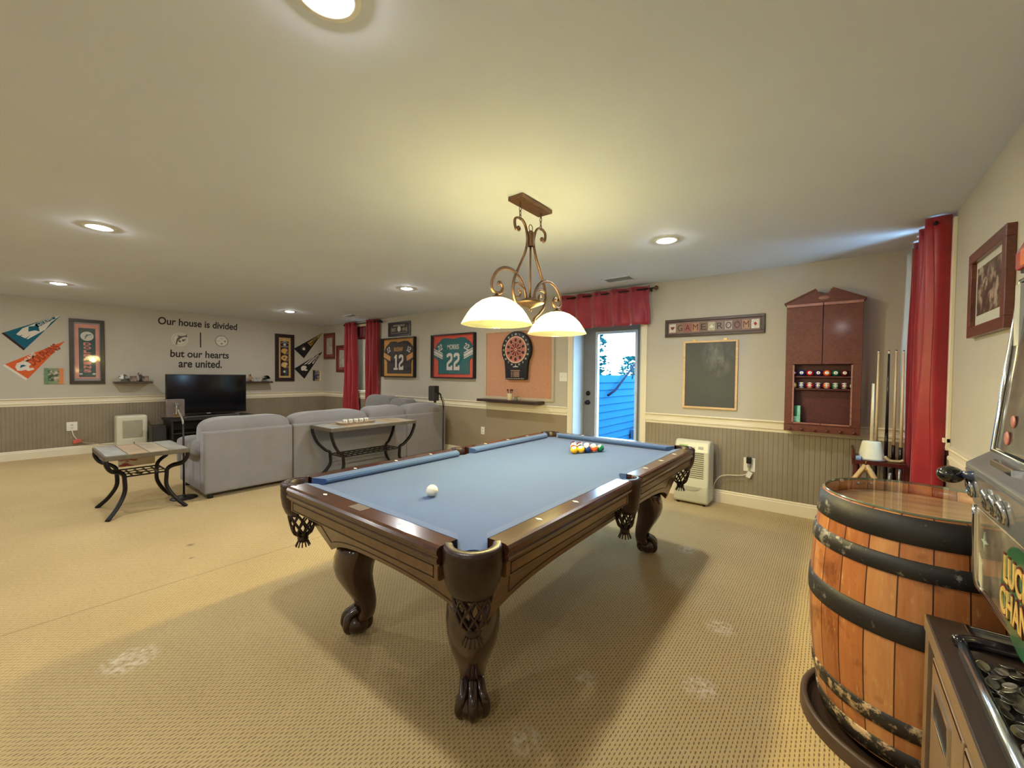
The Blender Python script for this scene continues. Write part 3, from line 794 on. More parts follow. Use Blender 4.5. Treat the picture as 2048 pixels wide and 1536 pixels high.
# ------------------------------------------------------------------ back wall: valance, sign, chalkboard
def corrugated(x0, x1, z0, z1, amp, folds, flare=0, nu=90, nv=10, seed=0, grom=None, narrow=0):
    """cloth hanging in soft folds; local x right, y up, z out"""
    rg = random.Random(seed); ph = [rg.uniform(0, 6) for _ in range(4)]
    def fn(u, v):
        z = z1+(z0-z1)*v; xc = (x0+x1)/2; half = (x1-x0)/2*(1+flare*v-narrow*sin(PI*v))
        x = xc+(2*u-1)*half
        w = amp*(1+.35*v)*sin(2*PI*folds*u+.5*sin(2.1*v+ph[0]))+amp*.35*v*sin(2*PI*folds*2.3*u+ph[1]+v*1.5)+amp*.22*sin(3*v*PI+ph[2]+u*9)
        return (x+.012*sin(5*v+ph[3])*v, z, w)
    return MB().grid(fn, nu, nv)
valc = M('valance_cloth', (148, 34, 52), .5, nz=.12, ns=10, bump=.06, bs=500, sheen=.4)
VR = thing('curtain_rod', 'dark rod with finial carrying the red valance over the door', 'curtain rod', Mx=on_back(-2.30, 2.365, .09))
MB().tube([(-.60, 0, 0), (.64, 0, 0)], .009, 10).build('rod', iron_m, VR)
for sx in (-1, 1): MB().lathe([(.009, 0), (.014, .004), (.011, .01), (.024, .022), (.026, .034), (.018, .05), (0, .058)], 14, T=Matrix.Translation((.02+sx*.62, 0, 0)) @ Matrix.Rotation(sx*PI/2, 4, 'Y')).build('finial', M('finial_bronze', (92, 66, 40), .4, metal=.6), VR)
for x in (-.57, .59): MB().box(x-.006, x+.006, -.02, .012, -.088, .004).build('bracket', iron_m, VR)
va = thing('valance', 'short red grommet valance hung above the glazed door', 'valance', Mx=on_back(-2.305, 0, .09))
vc = corrugated(-.60, .60, 1.955, 2.405, .028, 5, flare=.02, seed=3).build('cloth', valc, va, solid=.003)
m = MB()
for k in range(10):
    x = -.545+.121*k; z = .028*sin(2*PI*5*((x+.60)/1.2))
    m.tube([(x+.021*cos(a), 2.365+.021*sin(a), z+.006) for a in [2*PI*i/14 for i in range(14)]], .004, 6, closed=True)
m.build('grommet', M('grommet_metal', (120, 70, 62), .3, metal=.7), va)

sg = thing('game_room_sign', 'dark framed sign spelling GAME ROOM in card-like letter tiles', 'sign', Mx=on_back(-1.05, 1.893, .0))
fr_m = wood('sign_frame_wood', (44, 30, 28), (78, 56, 50), sc=(3, 25, 25), rough=.4)
def frame(t, w, h, bw, d, mat, name='frame', inner=.006, bev=.003):
    m = MB()
    m.box(-w/2, w/2, h/2-bw, h/2, 0, d).box(-w/2, w/2, -h/2, -h/2+bw, 0, d).box(-w/2, -w/2+bw, -h/2+bw, h/2-bw, 0, d).box(w/2-bw, w/2, -h/2+bw, h/2-bw, 0, d)
    return m.build(name, mat, t, bevel=bev)
frame(sg, .985, .196, .030, .026, fr_m)
MB().box(-.465, .465, -.07, .07, .002, .012).build('backing', M('sign_backing', (92, 72, 68), .6, nz=.15), sg)
MB().box(-.455, .455, -.062, .062, .012, .0135).build('mat_board', M('sign_mat', (126, 104, 98), .6, nz=.12, ns=30), sg)
tiles = [('h', (206, 194, 178)), ('G', (140, 112, 96)), ('A', (150, 92, 82)), ('M', (172, 124, 96)), ('E', (128, 106, 92)), ('s', (176, 168, 140)), ('R', (142, 128, 116)), ('O', (172, 160, 148)), ('O', (134, 104, 100)), ('M', (176, 140, 108)), ('d', (210, 206, 192))]
ink = [(110, 40, 40), (58, 44, 36), (98, 26, 26), (84, 38, 36), (60, 40, 34), (226, 222, 200), (62, 46, 44), (74, 50, 46), (92, 50, 52), (110, 58, 48), (168, 40, 40)]
for k, ((ch, c), ic) in enumerate(zip(tiles, ink)):
    x = -.41+k*.082
    tl = MB().box(x-.036, x+.036, -.047, .047, .0135, .0165).build('letter_tile', M('tile_%d_%d_%d' % c, c, .6, nz=.18, ns=50), sg)
    im = M('ink_%d_%d_%d' % ic, ic, .6)
    if ch in 'hsd':
        s = .021; m = MB()
        if ch == 'd': P = [(0, s), (s*.75, 0), (0, -s), (-s*.75, 0)]
        elif ch == 'h': P = [(0, -s)]+[(s*.5+s*.5*cos(a), s*.35+s*.5*sin(a)) for a in [-.5+i*.55 for i in range(7)]]+[(-s*.5+s*.5*cos(a), s*.35+s*.5*sin(a)) for a in [.35+i*.55 for i in range(7)]]
        else: P = [(0, s)]+[(s*.5+s*.5*cos(a), -s*.35+s*.5*sin(a)) for a in [1.0-i*.55 for i in range(7)]][:6]+[(s*.1, -s*.3), (s*.25, -s), (-s*.25, -s), (-s*.1, -s*.3)]+[(-s*.5+s*.5*cos(a), -s*.35+s*.5*sin(a)) for a in [4.8-i*.55 for i in range(6)]]
        m.prism([(x+a, b) for a, b in P], .0165, .018, 'z'); m.build('card_suit', im, tl)
    else: text(ch, 'letter', im, tl, h=.068, w=.054, c=(x, 0, .0165), depth=.0015)

cb = thing('chalkboard', 'black chalkboard in a pale wooden frame below the sign', 'chalkboard', Mx=on_back(-1.0625, 1.368, 0))
pale = wood('pale_pine', (204, 166, 116), (226, 190, 140), sc=(4, 30, 30), rough=.5)
frame(cb, .545, .745, .022, .022, pale)
def chalk_mat():
    m, g = newmat('dusty_slate', .5, .4)
    x = g.xyz(); a = g.noise(3, detail=5); st = g.noise(9, detail=6, rough=.7, sc=(1, .5, 1))
    r = g.math('ADD', g.math('MULTIPLY', g.math('SUBTRACT', x[0], .08), g.math('SUBTRACT', x[0], .08)), g.math('MULTIPLY', g.math('SUBTRACT', x[1], .2), g.math('MULTIPLY', g.math('SUBTRACT', x[1], .2), .5)))
    k = g.math('MULTIPLY', g.math('SUBTRACT', .03, r), 26, clamp=True)
    k = g.math('MULTIPLY', k, g.math('MULTIPLY', g.math('SUBTRACT', st, .42), 3.5, clamp=True))
    c = g.mix(a, lin((62, 64, 62)), lin((78, 80, 78)))
    c = g.mix(g.math('MULTIPLY', k, .5), c, lin((190, 184, 168)))
    g.ln(c, g.p.inputs['Base Color']); return m
MB().box(-.252, .252, -.352, .352, .004, .012).build('slate', chalk_mat(), cb)
for x in (-.16, .15): MB().box(x-.014, x+.014, .372, .388, .004, .012).build('hanger', M('brass_hanger', (196, 160, 96), .3, metal=.8), cb)

# ------------------------------------------------------------------ cue cabinet with ball shelves
cab_m = wood('cherry_cabinet', (86, 40, 28), (110, 56, 40), sc=(20, 20, 2), rough=.38, coat=.2)
cabd_m = wood('cherry_cabinet_inner', (70, 24, 24), (92, 36, 32), sc=(20, 20, 2), rough=.45)
cabe_m = wood('cherry_edge', (140, 92, 80), (172, 122, 106), sc=(4, 20, 20), rough=.4)
CD = .105
CB = thing('cue_cabinet', 'cherry wall cabinet with peaked top and shelves of pool balls', 'cabinet', Mx=on_back(-.088, 0, .036))
w = .278; z0, z1, zt = .845, 2.03, 2.155
m = MB().box(-w, -w+.016, z0, z1, 0, CD).box(w-.016, w, z0, z1, 0, CD).box(-w, w, z0, z1, 0, .01).box(-w, w, z0, z0+.02, .01, CD+.02).box(-w, w, z1-.016, z1, .01, CD)
m.build('body', cab_m, CB, bevel=.002)
ped = [(-w-.012, z1), (w+.012, z1), (w+.012, z1+.012)]+[(.065, zt)]+[(.05*cos(a), zt+.004+.05*sin(a)) for a in [-.1-i*(PI-.2)/12 for i in range(13)]]+[(-.065, zt), (-w-.012, z1+.012)]
pd = MB().prism(ped, 0, CD+.004, 'z').build('pediment', cab_m, CB, bevel=.002)
m = MB()
for s in (1, -1): m.hexa([(s*.06, zt-.002, 0), (s*(w+.02), z1+.008, 0), (s*(w+.02), z1+.008, CD+.016), (s*.06, zt-.002, CD+.016)][::s], [(s*.06, zt+.01, 0), (s*(w+.02), z1+.02, 0), (s*(w+.02), z1+.02, CD+.016), (s*.06, zt+.01, CD+.016)][::s])
m.build('cap_moulding', cab_m, pd)
MB().lathe([(0, .004), (.028, .003), (.032, 0)], 20, (0, z1+.045, CD+.004), sx=1.25, sy=.6).build('oval_plaque', M('oval_plaque', (150, 104, 84), .4), pd)
nx0, nx1, nz0, nz1 = -.205, .205, .938, 1.452                   # open niche
for s, x0, x1 in ((-1, -w+.002, -.003), (1, .003, w-.002)):
    m = MB(); d0, d1 = CD, CD+.018
    m.box(x0, x1, nz1+.02, z1-.022, d0, d1)
    a, c = (x0, nx0-.012) if s < 0 else (nx1+.012, x1)
    m.box(a, c, nz0-.03, nz1+.02, d0, d1)
    q0, q1 = (nx0-.012, x1) if s < 0 else (x0, nx1+.012)
    m.box(q0, q1, nz0-.03, nz0-.008, d0, d1)
    dd = m.build('door', cab_m, CB, bevel=.0015)
    MB().box(x0, x1, z1-.026, z1-.002, d0, d1+.016).build('top_strip', cabe_m, dd, bevel=.002)
    m = MB().box((nx0-.013) if s < 0 else (nx1), (nx0) if s < 0 else (nx1+.013), nz0-.008, nz1+.012, d1-.004, d1+.006)
    m.box(nx0 if s < 0 else x0, x1 if s < 0 else nx1, nz0-.02, nz0-.008, d1-.004, d1+.006)
    m.build('niche_moulding', cabe_m, dd, bevel=.002)
MB().box(-w+.016, w-.016, nz0-.03, nz1+.02, .010, .014).build('niche_back', cabd_m, CB)
for z in (1.362, 1.247): MB().box(nx0-.05, nx1+.05, z-.012, z, .014, CD-.004).build('shelf', cabd_m, CB, bevel=.001)
MB().box(-w, w, z0, nz0-.032, CD, CD+.022).build('bottom_rail', cab_m, CB, bevel=.002)
for k in range(6): MB().lathe([(.006, 0), (.006, .014), (.012, .018), (.014, .026), (.008, .032), (0, .033)], 12, (-.235+k*.094, .868, CD+.022)).build('peg', cab_m, CB)
cbx, cby = -.088, BKY-.036-.06
tops = [('maroon', 'maroon'), ('blue', 'dark blue'), ('red', 'red'), ('purple', 'purple'), ('orange', 'orange'), ('green', 'green'), ('maroon', 'brown maroon')]
for k, (c, nm) in enumerate(tops):
    if k == 0: lab = 'solid ball half hidden at the near end of top cabinet shelf'
    else: lab = 'solid %s ball on the top shelf of the cue cabinet' % nm
    if k == 6: lab = 'solid maroon ball, last on the top cabinet shelf'
    ball((cbx-.215+k*.063, cby-.012, 1.362+.0286), c, False, lab, 'balls on the top cabinet shelf', spot=(0, -1, .12), num=str(k+1))
for k, (c, nm) in enumerate([('yellow', 'yellow'), ('blue', 'blue'), ('red', 'red'), ('purple', 'purple'), ('orange', 'orange'), ('green', 'green'), ('maroon', 'maroon')]):
    lab = '%s striped ball on the lower shelf of the cue cabinet' % nm
    if k == 0: lab = 'striped ball half hidden at the end of lower cabinet shelf'
    ball((cbx-.215+k*.063, cby-.012, 1.247+.0286), c, True, lab, 'balls on the lower cabinet shelf', spot=(0, -1, .05), num=str(k+9))
ball((cbx+.228, cby+.0, 1.247+.0286), 'white', False, 'plain white ball at the end of the lower cabinet shelf', None)
bx = thing('chalk_box', 'green and white carton standing in the cue cabinet niche', 'box', (cbx-.178, cby-.005, nz0-.01))
MB().box(-.032, .0, -.03, .03, .0, .155).build('carton', M('green_carton', (20, 92, 64), .4, nz=.1), bx, bevel=.002)
MB().box(.0, .024, -.03, .03, 0, .155).box(-.034, .024, -.032, -.03, .005, .055).build('carton_face', M('mint_carton', (128, 190, 160), .45, nz=.25, ns=60), bx)

# ------------------------------------------------------------------ outlets, switch
def plate(t, w=.074, h=.118):
    return MB().box(-w/2, w/2, -h/2, h/2, 0, .006).build('cover_plate', white_m, t, bevel=.003)
def sockets(t, x=0):
    m = MB()
    for y in (.024, -.024):
        m.lathe([(0, .0085), (.016, .008), (.0165, .005)], 18, (x, y, 0), sy=.85)
    r = m.build('receptacle', M('receptacle', (214, 208, 190), .4), t)
    k = MB()
    for y in (.024, -.024):
        for dx in (-.006, .006): k.box(x+dx-.001, x+dx+.001, y-.002, y+.007, .008, .0092)
    k.build('slot', black_m, r)
t = thing('power_outlet', 'white wall outlet with a cord beside the white dehumidifier', 'outlet', Mx=on_back(-.665, .445, PB)); plate(t, .105, .14); sockets(t)
t = thing('power_outlet', 'white outlet low on the brown wall under the dart shelf', 'outlet', Mx=on_back(-4.38, .45, PB)); plate(t); sockets(t)
t = thing('power_outlet', 'white double outlet on the beadboard behind the end table', 'outlet', Mx=on_tv(.737, .455, PB)); plate(t, .12, .14); sockets(t)
t = thing('light_switch', 'white double light switch beside the door casing', 'switch', Mx=on_back(-2.907, 1.322, 0)); plate(t, .122, .12)
m = MB()
for x in (-.024, .024): m.box(x-.006, x+.006, -.014, .014, .006, .010).hexa([(x-.004, -.004, .008), (x+.004, -.004, .008), (x+.004, .008, .008), (x-.004, .008, .008)], [(x-.003, .004, .018), (x+.003, .004, .018), (x+.003, .010, .016), (x-.003, .010, .016)])
m.build('toggle', white_m, t)
t = thing('power_plug', 'black and grey plug adaptor in the outlet by the dehumidifier', 'plug', Mx=on_back(-.666, .475, .0155))
MB().box(-.02, .022, -.012, .05, 0, .05).build('adaptor', black_m, t, bevel=.005)
MB().box(-.012, .014, -.055, -.012, 0, .04).build('plug', M('grey_rubber', (150, 146, 136), .5), t, bevel=.006)
m = MB(); 
pts = [(-.668, 4.775, .42), (-.672, 4.77, .375), (-.69, 4.765, .345), (-.76, 4.76, .325), (-.86, 4.755, .315), (-.93, 4.75, .285), (-.975, 4.745, .215), (-.985, 4.74, .15), (-.99, 4.72, .08), (-1.0, 4.70, .05)]
dehum_cord = m.tube(smooth_path(pts, 5), .0055, 8).build('power_cord', M('beige_cord', (205, 196, 172), .5))
tg = thing('cord_tag', 'white paper warning tag on the dehumidifier cord', 'tag', (-.655, 4.762, .36))
MB().box(-.02, .02, -.001, .001, -.045, .02, T=Matrix.Rotation(.4, 4, 'Y')).build('paper', white_m, tg)

# ------------------------------------------------------------------ cork board, dartboard, shelf
ck = thing('cork_board', 'framed cork board mounted behind the electronic dartboard', 'cork board', Mx=on_back(-3.70, 1.50, 0))
frame(ck, 1.30, 1.06, .04, .022, M('cork_frame', (186, 172, 146), .5, nz=.04), bev=.004)
MB().box(-.612, .612, -.492, .492, .002, .010).build('cork', M('cork', (192, 140, 110), .9, nz=.18, ns=140, bump=.2, bs=300), ck)
DB = thing('dartboard', 'black electronic dartboard with red target and score display', 'dartboard', Mx=on_back(-3.685, 1.61, .012))
def outline(s=1.0):
    P = []
    for i in range(33):
        a = -.62+(PI+1.24)*i/32; P.append((.272*cos(a)*s, .105+.272*sin(a)*s))
    P += [(-.205*s, -.16), (-.196*s, -.30), (-.196*s, -.335), (.196*s, -.335), (.196*s, -.30), (.205*s, -.16)]
    return P
MB().prism(outline(), 0, .058, 'z').build('housing', black_m, DB, bevel=.012)
tgt = M('target_salmon', (188, 104, 84), .6, nz=.06); tdk = M('target_maroon', (66, 18, 18), .6); tcr = M('target_cream', (214, 178, 146), .6)
def ringseg(m, r0, r1, a0, a1, z0, z1, mi):
    n = 4; P = [(r1*cos(a0+(a1-a0)*i/n), .105+r1*sin(a0+(a1-a0)*i/n)) for i in range(n+1)]+[(r0*cos(a1+(a0-a1)*i/n), .105+r0*sin(a1+(a0-a1)*i/n)) for i in range(n+1)]
    m.prism(P, z0, z1, 'z', mi)
m = MB()
for k in range(20):
    a0 = 2*PI*(k-.5)/20+.012; a1 = 2*PI*(k+.5)/20-.012; e = k % 2
    ringseg(m, .022, .098, a0, a1, .058, .062, 1 if e else 0)
    ringseg(m, .102, .112, a0, a1, .058, .062, 0 if e else 1)
    ringseg(m, .116, .166, a0, a1, .058, .062, 1 if e and k % 4 == 1 or (k % 4 == 3) else 0)
    ringseg(m, .170, .182, a0, a1, .058, .062, 0)
tb = m.build('target', [tgt, tdk], DB)
m = MB(); m.lathe([(0, .0605), (.2, .0605)], 40, (0, .105, 0), smooth=False)
tc = m.build('spider', tcr, DB)
MB().cyl((0, .105, .058), .010, .006, 12).build('bullseye', tdk, tb)
nums = [6, 13, 4, 18, 1, 20, 5, 12, 9, 14, 11, 8, 16, 7, 19, 3, 17, 2, 15, 10]
for k, v in enumerate(nums):
    a = 2*PI*k/20; text(str(v), 'numeral', M('numeral_white', (222, 214, 196), .5), DB, h=.026, c=(.228*cos(a), .105+.228*sin(a), .058), depth=.002, bold=.02)
m = MB().box(-.05, .05, -.152, -.142, .058, .060).box(-.022, .03, -.143, -.136, .058, .060).build('maker_badge', M('badge_silver', (200, 196, 188), .4), DB)
dk = M('display_dark', (34, 28, 40), .2, nz=.1)
ds = MB().box(-.155, .155, -.305, -.185, .058, .063).build('display_panel', dk, DB, bevel=.003)
m = MB()
m.box(-.085, .085, -.212, -.196, .063, .065)
for i in range(4): m.box(-.035, .075, -.295+.020*i, -.281+.020*i, .063, .065).box(-.08, -.05, -.295+.020*i, -.283+.020*i, .063, .065)
m.build('score_window', M('score_window', (150, 118, 92), .4, nz=.1), ds)
m = MB()
for i in range(11): m.box(-.165+i*.031-.008, -.165+i*.031+.008, -.326, -.314, .058, .063)
m.build('button', M('button_grey', (176, 164, 152), .4), DB)
shelf_m = wood('dark_shelf_wood', (38, 26, 22), (62, 42, 34), sc=(3, 25, 25), rough=.35, coat=.2)
t = thing('wall_shelf', 'dark floating shelf under the dartboard', 'shelf', Mx=on_back(-3.76, .955, .034))
MB().box(-.55, .55, -.02, .02, -.034, .20).build('board', shelf_m, t, bevel=.003)
sx, sy, sz = -3.72, BKY-.034-.12, .975
t = thing('dart_cup', 'cream cup of darts on the shelf under the dartboard', 'cup', (sx, sy, sz))
MB().lathe([(0, 0), (.034, 0), (.036, .004), (.040, .098), (.037, .1), (.033, .01), (0, .008)], 20).build('cup', M('cream_cup', (204, 190, 150), .4), t)
for k in range(5):
    a = k*1.3+.4; p0 = Vector((.015*cos(a), .015*sin(a), .03)); p1 = Vector((.045*cos(a), .035*sin(a), .155))
    d = MB().tube([p0, p1], .004, 6).build('dart', M('dart_dark', (50, 20, 22), .4), t)
    m = MB(); q = p0.lerp(p1, .78)
    for b in range(3):
        c = b*2.1; m.add([q, p1, p1+Vector((.014*cos(c), .014*sin(c), .004)), q+Vector((.014*cos(c), .014*sin(c), .012))], [(0, 1, 2, 3)])
    m.build('flight', M('flight_maroon', (96, 34, 34), .5), d, solid=.001)
t = thing('tip_jar', 'small clear jar of dart tips beside the dart cup', 'jar', (sx+.095, sy+.02, sz))
MB().lathe([(0, 0), (.026, 0), (.028, .004), (.028, .04), (.025, .042), (.025, .004), (0, .003)], 16).build('jar', M('hazy_plastic', (168, 166, 140), .2, trans=.5), t)
m = MB()
for k in range(7): a = k*.9; m.tube([(.012*cos(a), .012*sin(a), .006), (.02*cos(a), .02*sin(a), .055)], .003, 5)
m.build('dart_tip', M('dart_tip_green', (110, 116, 92), .4), t)
# ------------------------------------------------------------------ television wall
decal_m = M('decal_brown_black', (34, 24, 16), .55, nz=.05)
def words(s, y0, y1, za, zb, label):
    t = thing('wall_lettering', label, 'wall decal', Mx=on_tv((y0+y1)/2, (za+zb)/2, .0006), group='wall lettering above the television')
    o = text(s, 'line', decal_m, None, w=y1-y0, h=za-zb, depth=.0015, bold=.022, shear=.05); me = o.data
    co = [v.co.copy() for v in me.vertices]; fs = [tuple(p.vertices) for p in me.polygons]
    iv = sorted((min(co[i].x for i in f), max(co[i].x for i in f)) for f in fs); gaps = []; hi = iv[0][1]
    for a, b in iv:                                           # blank columns between letters; the widest part the words
        if a > hi: gaps.append((a-hi, (a+hi)/2))
        hi = max(hi, b)
    cuts = sorted(c for _, c in sorted(gaps, reverse=True)[:len(s.split())-1])
    D.objects.remove(o)
    for k in range(len(cuts)+1):
        lo, up_ = ([-9]+cuts)[k], (cuts+[9])[k]; m = MB(); ix = {}
        for f in fs:
            c = sum(co[i].x for i in f)/len(f)
            if lo < c <= up_:
                for i in f:
                    if i not in ix: ix[i] = len(m.v); m.v.append(tuple(co[i]))
                m.f.append([ix[i] for i in f]); m.mi.append(0); m.sm.append(False)
        m.build('word', decal_m, t)
    return t
words('Our house is divided', 1.805, 3.04, 2.322, 2.188, 'top line of dark lettering reading Our house is divided')
words('but our hearts', 1.97, 2.889, 1.742, 1.607, 'middle line of dark lettering reading but our hearts')
words('are united.', 2.091, 2.77, 1.568, 1.418, 'bottom line of dark lettering reading are united')
tag(MB().box(-.010, .010, -.142, .142, 0, .0015).build('wall_decal_bar', decal_m, Mx=on_tv(2.427, 1.949, .0006)), 'thin dark upright bar between the two round wall emblems', 'wall decal')
pale_dec = M('decal_pale', (206, 200, 182), .5, nz=.03); grey_dec = M('decal_grey', (92, 86, 74), .5, nz=.05)
def disc(m, r0, r1, z0, z1, mi=0, sx=1, n=40, c=(0, 0)):
    P = []
    m.lathe([(r0, z1), (r1, z1)], n, (c[0], c[1], 0), mi, sx=sx, smooth=False)
    m.lathe([(r1, z1), (r1, z0)], n, (c[0], c[1], 0), mi, sx=sx, smooth=False)
def dolphin(s, dx=0, dy=0):
    P = [(-.62, -1.0), (-.50, -.70), (-.46, -.30), (-.36, .10), (-.16, .38), (-.34, .62), (.06, .56), (.30, .56), (.62, .62), (.98, .86), (.86, .60), (1.0, .36), (.70, .44), (.40, .36), (.18, .22), (-.02, .02), (-.22, -.28), (-.34, -.62), (-.30, -.86), (-.46, -.80)]
    return [(dx+x*s, dy+y*s) for x, y in P]
t = thing('wall_emblem', 'round pale wall emblem of a leaping dolphin', 'wall decal', Mx=on_tv(2.113, 1.938, .0006))
m = MB(); disc(m, .105, .125, 0, .001); disc(m, 0, .092, 0, .001); m.build('disc', pale_dec, t)
m = MB(); m.prism(dolphin(.118), .001, .002, 'z')
for x, y, r in ((.05, -.015, .022), (.0, -.035, .02), (.075, .0, .012)): m.cyl((x, y, .001), r, .001, 10)
m.build('leaping_shape', grey_dec, t)
def hypo(cx, cy, s):
    P = []
    for k in range(4):
        a = PI/2*k; P += [(cx+s*cos(a), cy+s*sin(a)), (cx+.27*s*cos(a+PI/4), cy+.27*s*sin(a+PI/4))]
    return P
t = thing('wall_emblem', 'round white wall emblem with four-point stars', 'wall decal', Mx=on_tv(2.77, 1.951, .0006))
m = MB(); disc(m, .098, .112, 0, .001, 1); disc(m, 0, .098, 0, .0012, 0); m.build('disc', [pale_dec, M('decal_rim', (126, 118, 100), .5)], t)
m = MB(); m.prism(hypo(.055, -.002, .034), .0012, .002, 'z').prism(hypo(.0, -.05, .034), .0012, .002, 'z').box(-.085, -.02, -.003, .003, .0012, .002)
m.build('star', grey_dec, t)
m = MB().prism(hypo(0, .05, .034), .0012, .0018, 'z').build('pale_star', M('decal_faint', (176, 168, 150), .5), t)

felt = lambda n, c: M(n, c, .9, nz=.08, ns=60, bump=.05, bs=800)
teal = felt('felt_teal', (22, 92, 112)); fwhite = felt('felt_white', (214, 206, 192)); forange = felt('felt_orange', (206, 92, 44)); fblack = felt('felt_black', (26, 24, 22)); fgold = felt('felt_gold', (188, 148, 74)); fnavy = felt('felt_navy', (22, 34, 56))
def pennant(label, A, B, T_, base, band, deco):
    """A,B: ends of the wide edge, T_: tip (y, z on the wall)"""
    c = ((A[0]+B[0]+T_[0])/3, (A[1]+B[1]+T_[1])/3)
    t = thing('pennant', label, 'pennant', Mx=on_tv(c[0], c[1], .001), group='pennants on the television wall')
    L = lambda p: (p[0]-c[0], p[1]-c[1])
    a, b, q = L(A), L(B), L(T_)
    MB().prism([a, b, q], 0, .002, 'z').build('felt', base, t)
    mid = Vector(((a[0]+b[0])/2, (a[1]+b[1])/2)); ax = (Vector(q)-mid); ln = ax.length; ang = math.atan2(ax.y, ax.x)
    w = (Vector(a)-Vector(b)).length
    n = (Vector(a)-Vector(b)).normalized()
    def P(s, k): v = mid+ax*s+n*(k*w/2*(1-s)); return (v.x, v.y)        # s along, k across -1..1
    MB().prism([P(-.01, -1), P(.03, -1), P(.03, 1), P(-.01, 1)], .002, .0035, 'z').build('header_band', band, t)
    deco(t, P, ang, ln, w)
def d1(t, P, ang, ln, w):
    m = MB()
    m.prism([P(.14, .45), P(.2, -.5), P(.55, -.95), P(.74, -.5), P(1, 0), P(.6, .9), (P(.3, .8))], .002, .003, 'z')
    m.build('stripe', fwhite, t)
    m = MB().prism([P(.03, -.05), P(.22, .15), P(.03, .22)], .003, .004, 'z').prism([P(.03, -.5), P(.3, -.3), P(.03, -.3)], .003, .004, 'z').prism([P(.32, .15), P(.40, .75), P(.48, .5), P(.55, .9), P(.52, .2), P(.46, -.6), P(.42, -.1)], .003, .004, 'z')
    m.build('leaping_shape', teal, t)
    MB().prism([P(.5, .75), P(.5, .05), P(.86, -.2), P(.86, .9)], .003, .004, 'z').build('name_band', teal, t)
    c = P(.67, .3); text('MIAMI', 'letter', fwhite, t, w=ln*.27, h=.05, c=(c[0], c[1], .004), depth=.001, rz=ang)
pennant('teal and white pennant, uppermost of the pair near the room edge', (.058, 1.88), (.261, 1.644), (.649, 2.22), teal, felt('felt_brown', (52, 30, 24)), d1)
def helmet_shape(m, P, s, k, ln, w, ang, r, mi=0):
    c = Vector(P(s, k)); R = lambda x, y: (c.x+(x*cos(ang)-y*sin(ang))*r, c.y+(x*sin(ang)+y*cos(ang))*r)
    m.prism([R(*p) for p in ((-.9, -.35), (-.95, .3), (-.6, .85), (0, 1.0), (.6, .8), (.9, .3), (.55, .05), (.5, -.3), (.95, -.35), (.95, -.65), (.25, -.75), (.0, -.45), (-.5, -.5))], .002, .0035, 'z', mi)
def d2(t, P, ang, ln, w):
    m = MB(); helmet_shape(m, P, .17, -.05, ln, w, ang-.5, .088); m.build('helmet_patch', fwhite, t)
    c = P(.17, 0.1); MB().prism([(c[0]+x*.035, c[1]+y*.035) for x, y in ((-.8, -.8), (0, -.2), (.9, .3), (.2, .7), (-.6, .5))], .0035, .0042, 'z').build('badge', teal, t)
    c = P(.36, .62); text('MIAMI', 'letter', fwhite, t, w=.17, h=.05, c=(c[0], c[1], .002), depth=.001, rz=ang+.12, bold=.02)
    c = P(.56, -.03); text('DOLPHINS', 'letter', felt('felt_rust', (138, 58, 34)), t, w=ln*.56, h=.11, c=(c[0], c[1], .002), depth=.001, rz=ang, bold=.02)
pennant('orange pennant with a white helmet and red lettering', (.062, 1.415), (.28, 1.195), (.677, 1.807), forange, fwhite, d2)
def d3(t, P, ang, ln, w):
    m = MB(); helmet_shape(m, P, .2, .05, ln, w, ang-.7, .072); o = m.build('helmet_patch', felt('felt_umber', (64, 52, 44)), t)
    c = P(.2, .05); MB().cyl((c[0], c[1], .0035), .030, .001, 20).build('badge', fwhite, t)
    MB().prism([P(.42, .6), P(.42, -.6), P(.97, -.1), P(.97, .3)], .002, .003, 'z').build('name_band', fgold, t)
    c = P(.60, .0); text('Steelers', 'letter', fblack, t, w=ln*.34, h=.075, c=(c[0], c[1], .003), depth=.001, rz=ang, bold=.02)
pennant('black and gold pennant, upper one near the room corner', (4.145, 1.883), (4.364, 1.678), (4.794, 2.285), fblack, fblack, d3)
def d4(t, P, ang, ln, w):
    m = MB(); helmet_shape(m, P, .2, .05, ln, w, ang-.6, .075)
    m.prism([P(.28, .7), P(.34, .5), P(.7, .8), P(.66, .95)], .002, .003, 'z').prism([P(.36, .3), P(.42, .0), P(.84, .45), P(.8, .75)], .002, .003, 'z').prism([P(.5, -.25), P(.5, -.7), P(.84, -.55), P(.84, .05)], .002, .003, 'z')
    m.build('helmet_patch', fwhite, t)
    c = P(.66, -.36); text('STEELERS', 'letter', fblack, t, w=ln*.30, h=.034, c=(c[0], c[1], .003), depth=.001, rz=ang, bold=.02)
pennant('black and white pennant, lower one near the room corner', (4.154, 1.435), (4.374, 1.21), (4.793, 1.848), fblack, fblack, d4)

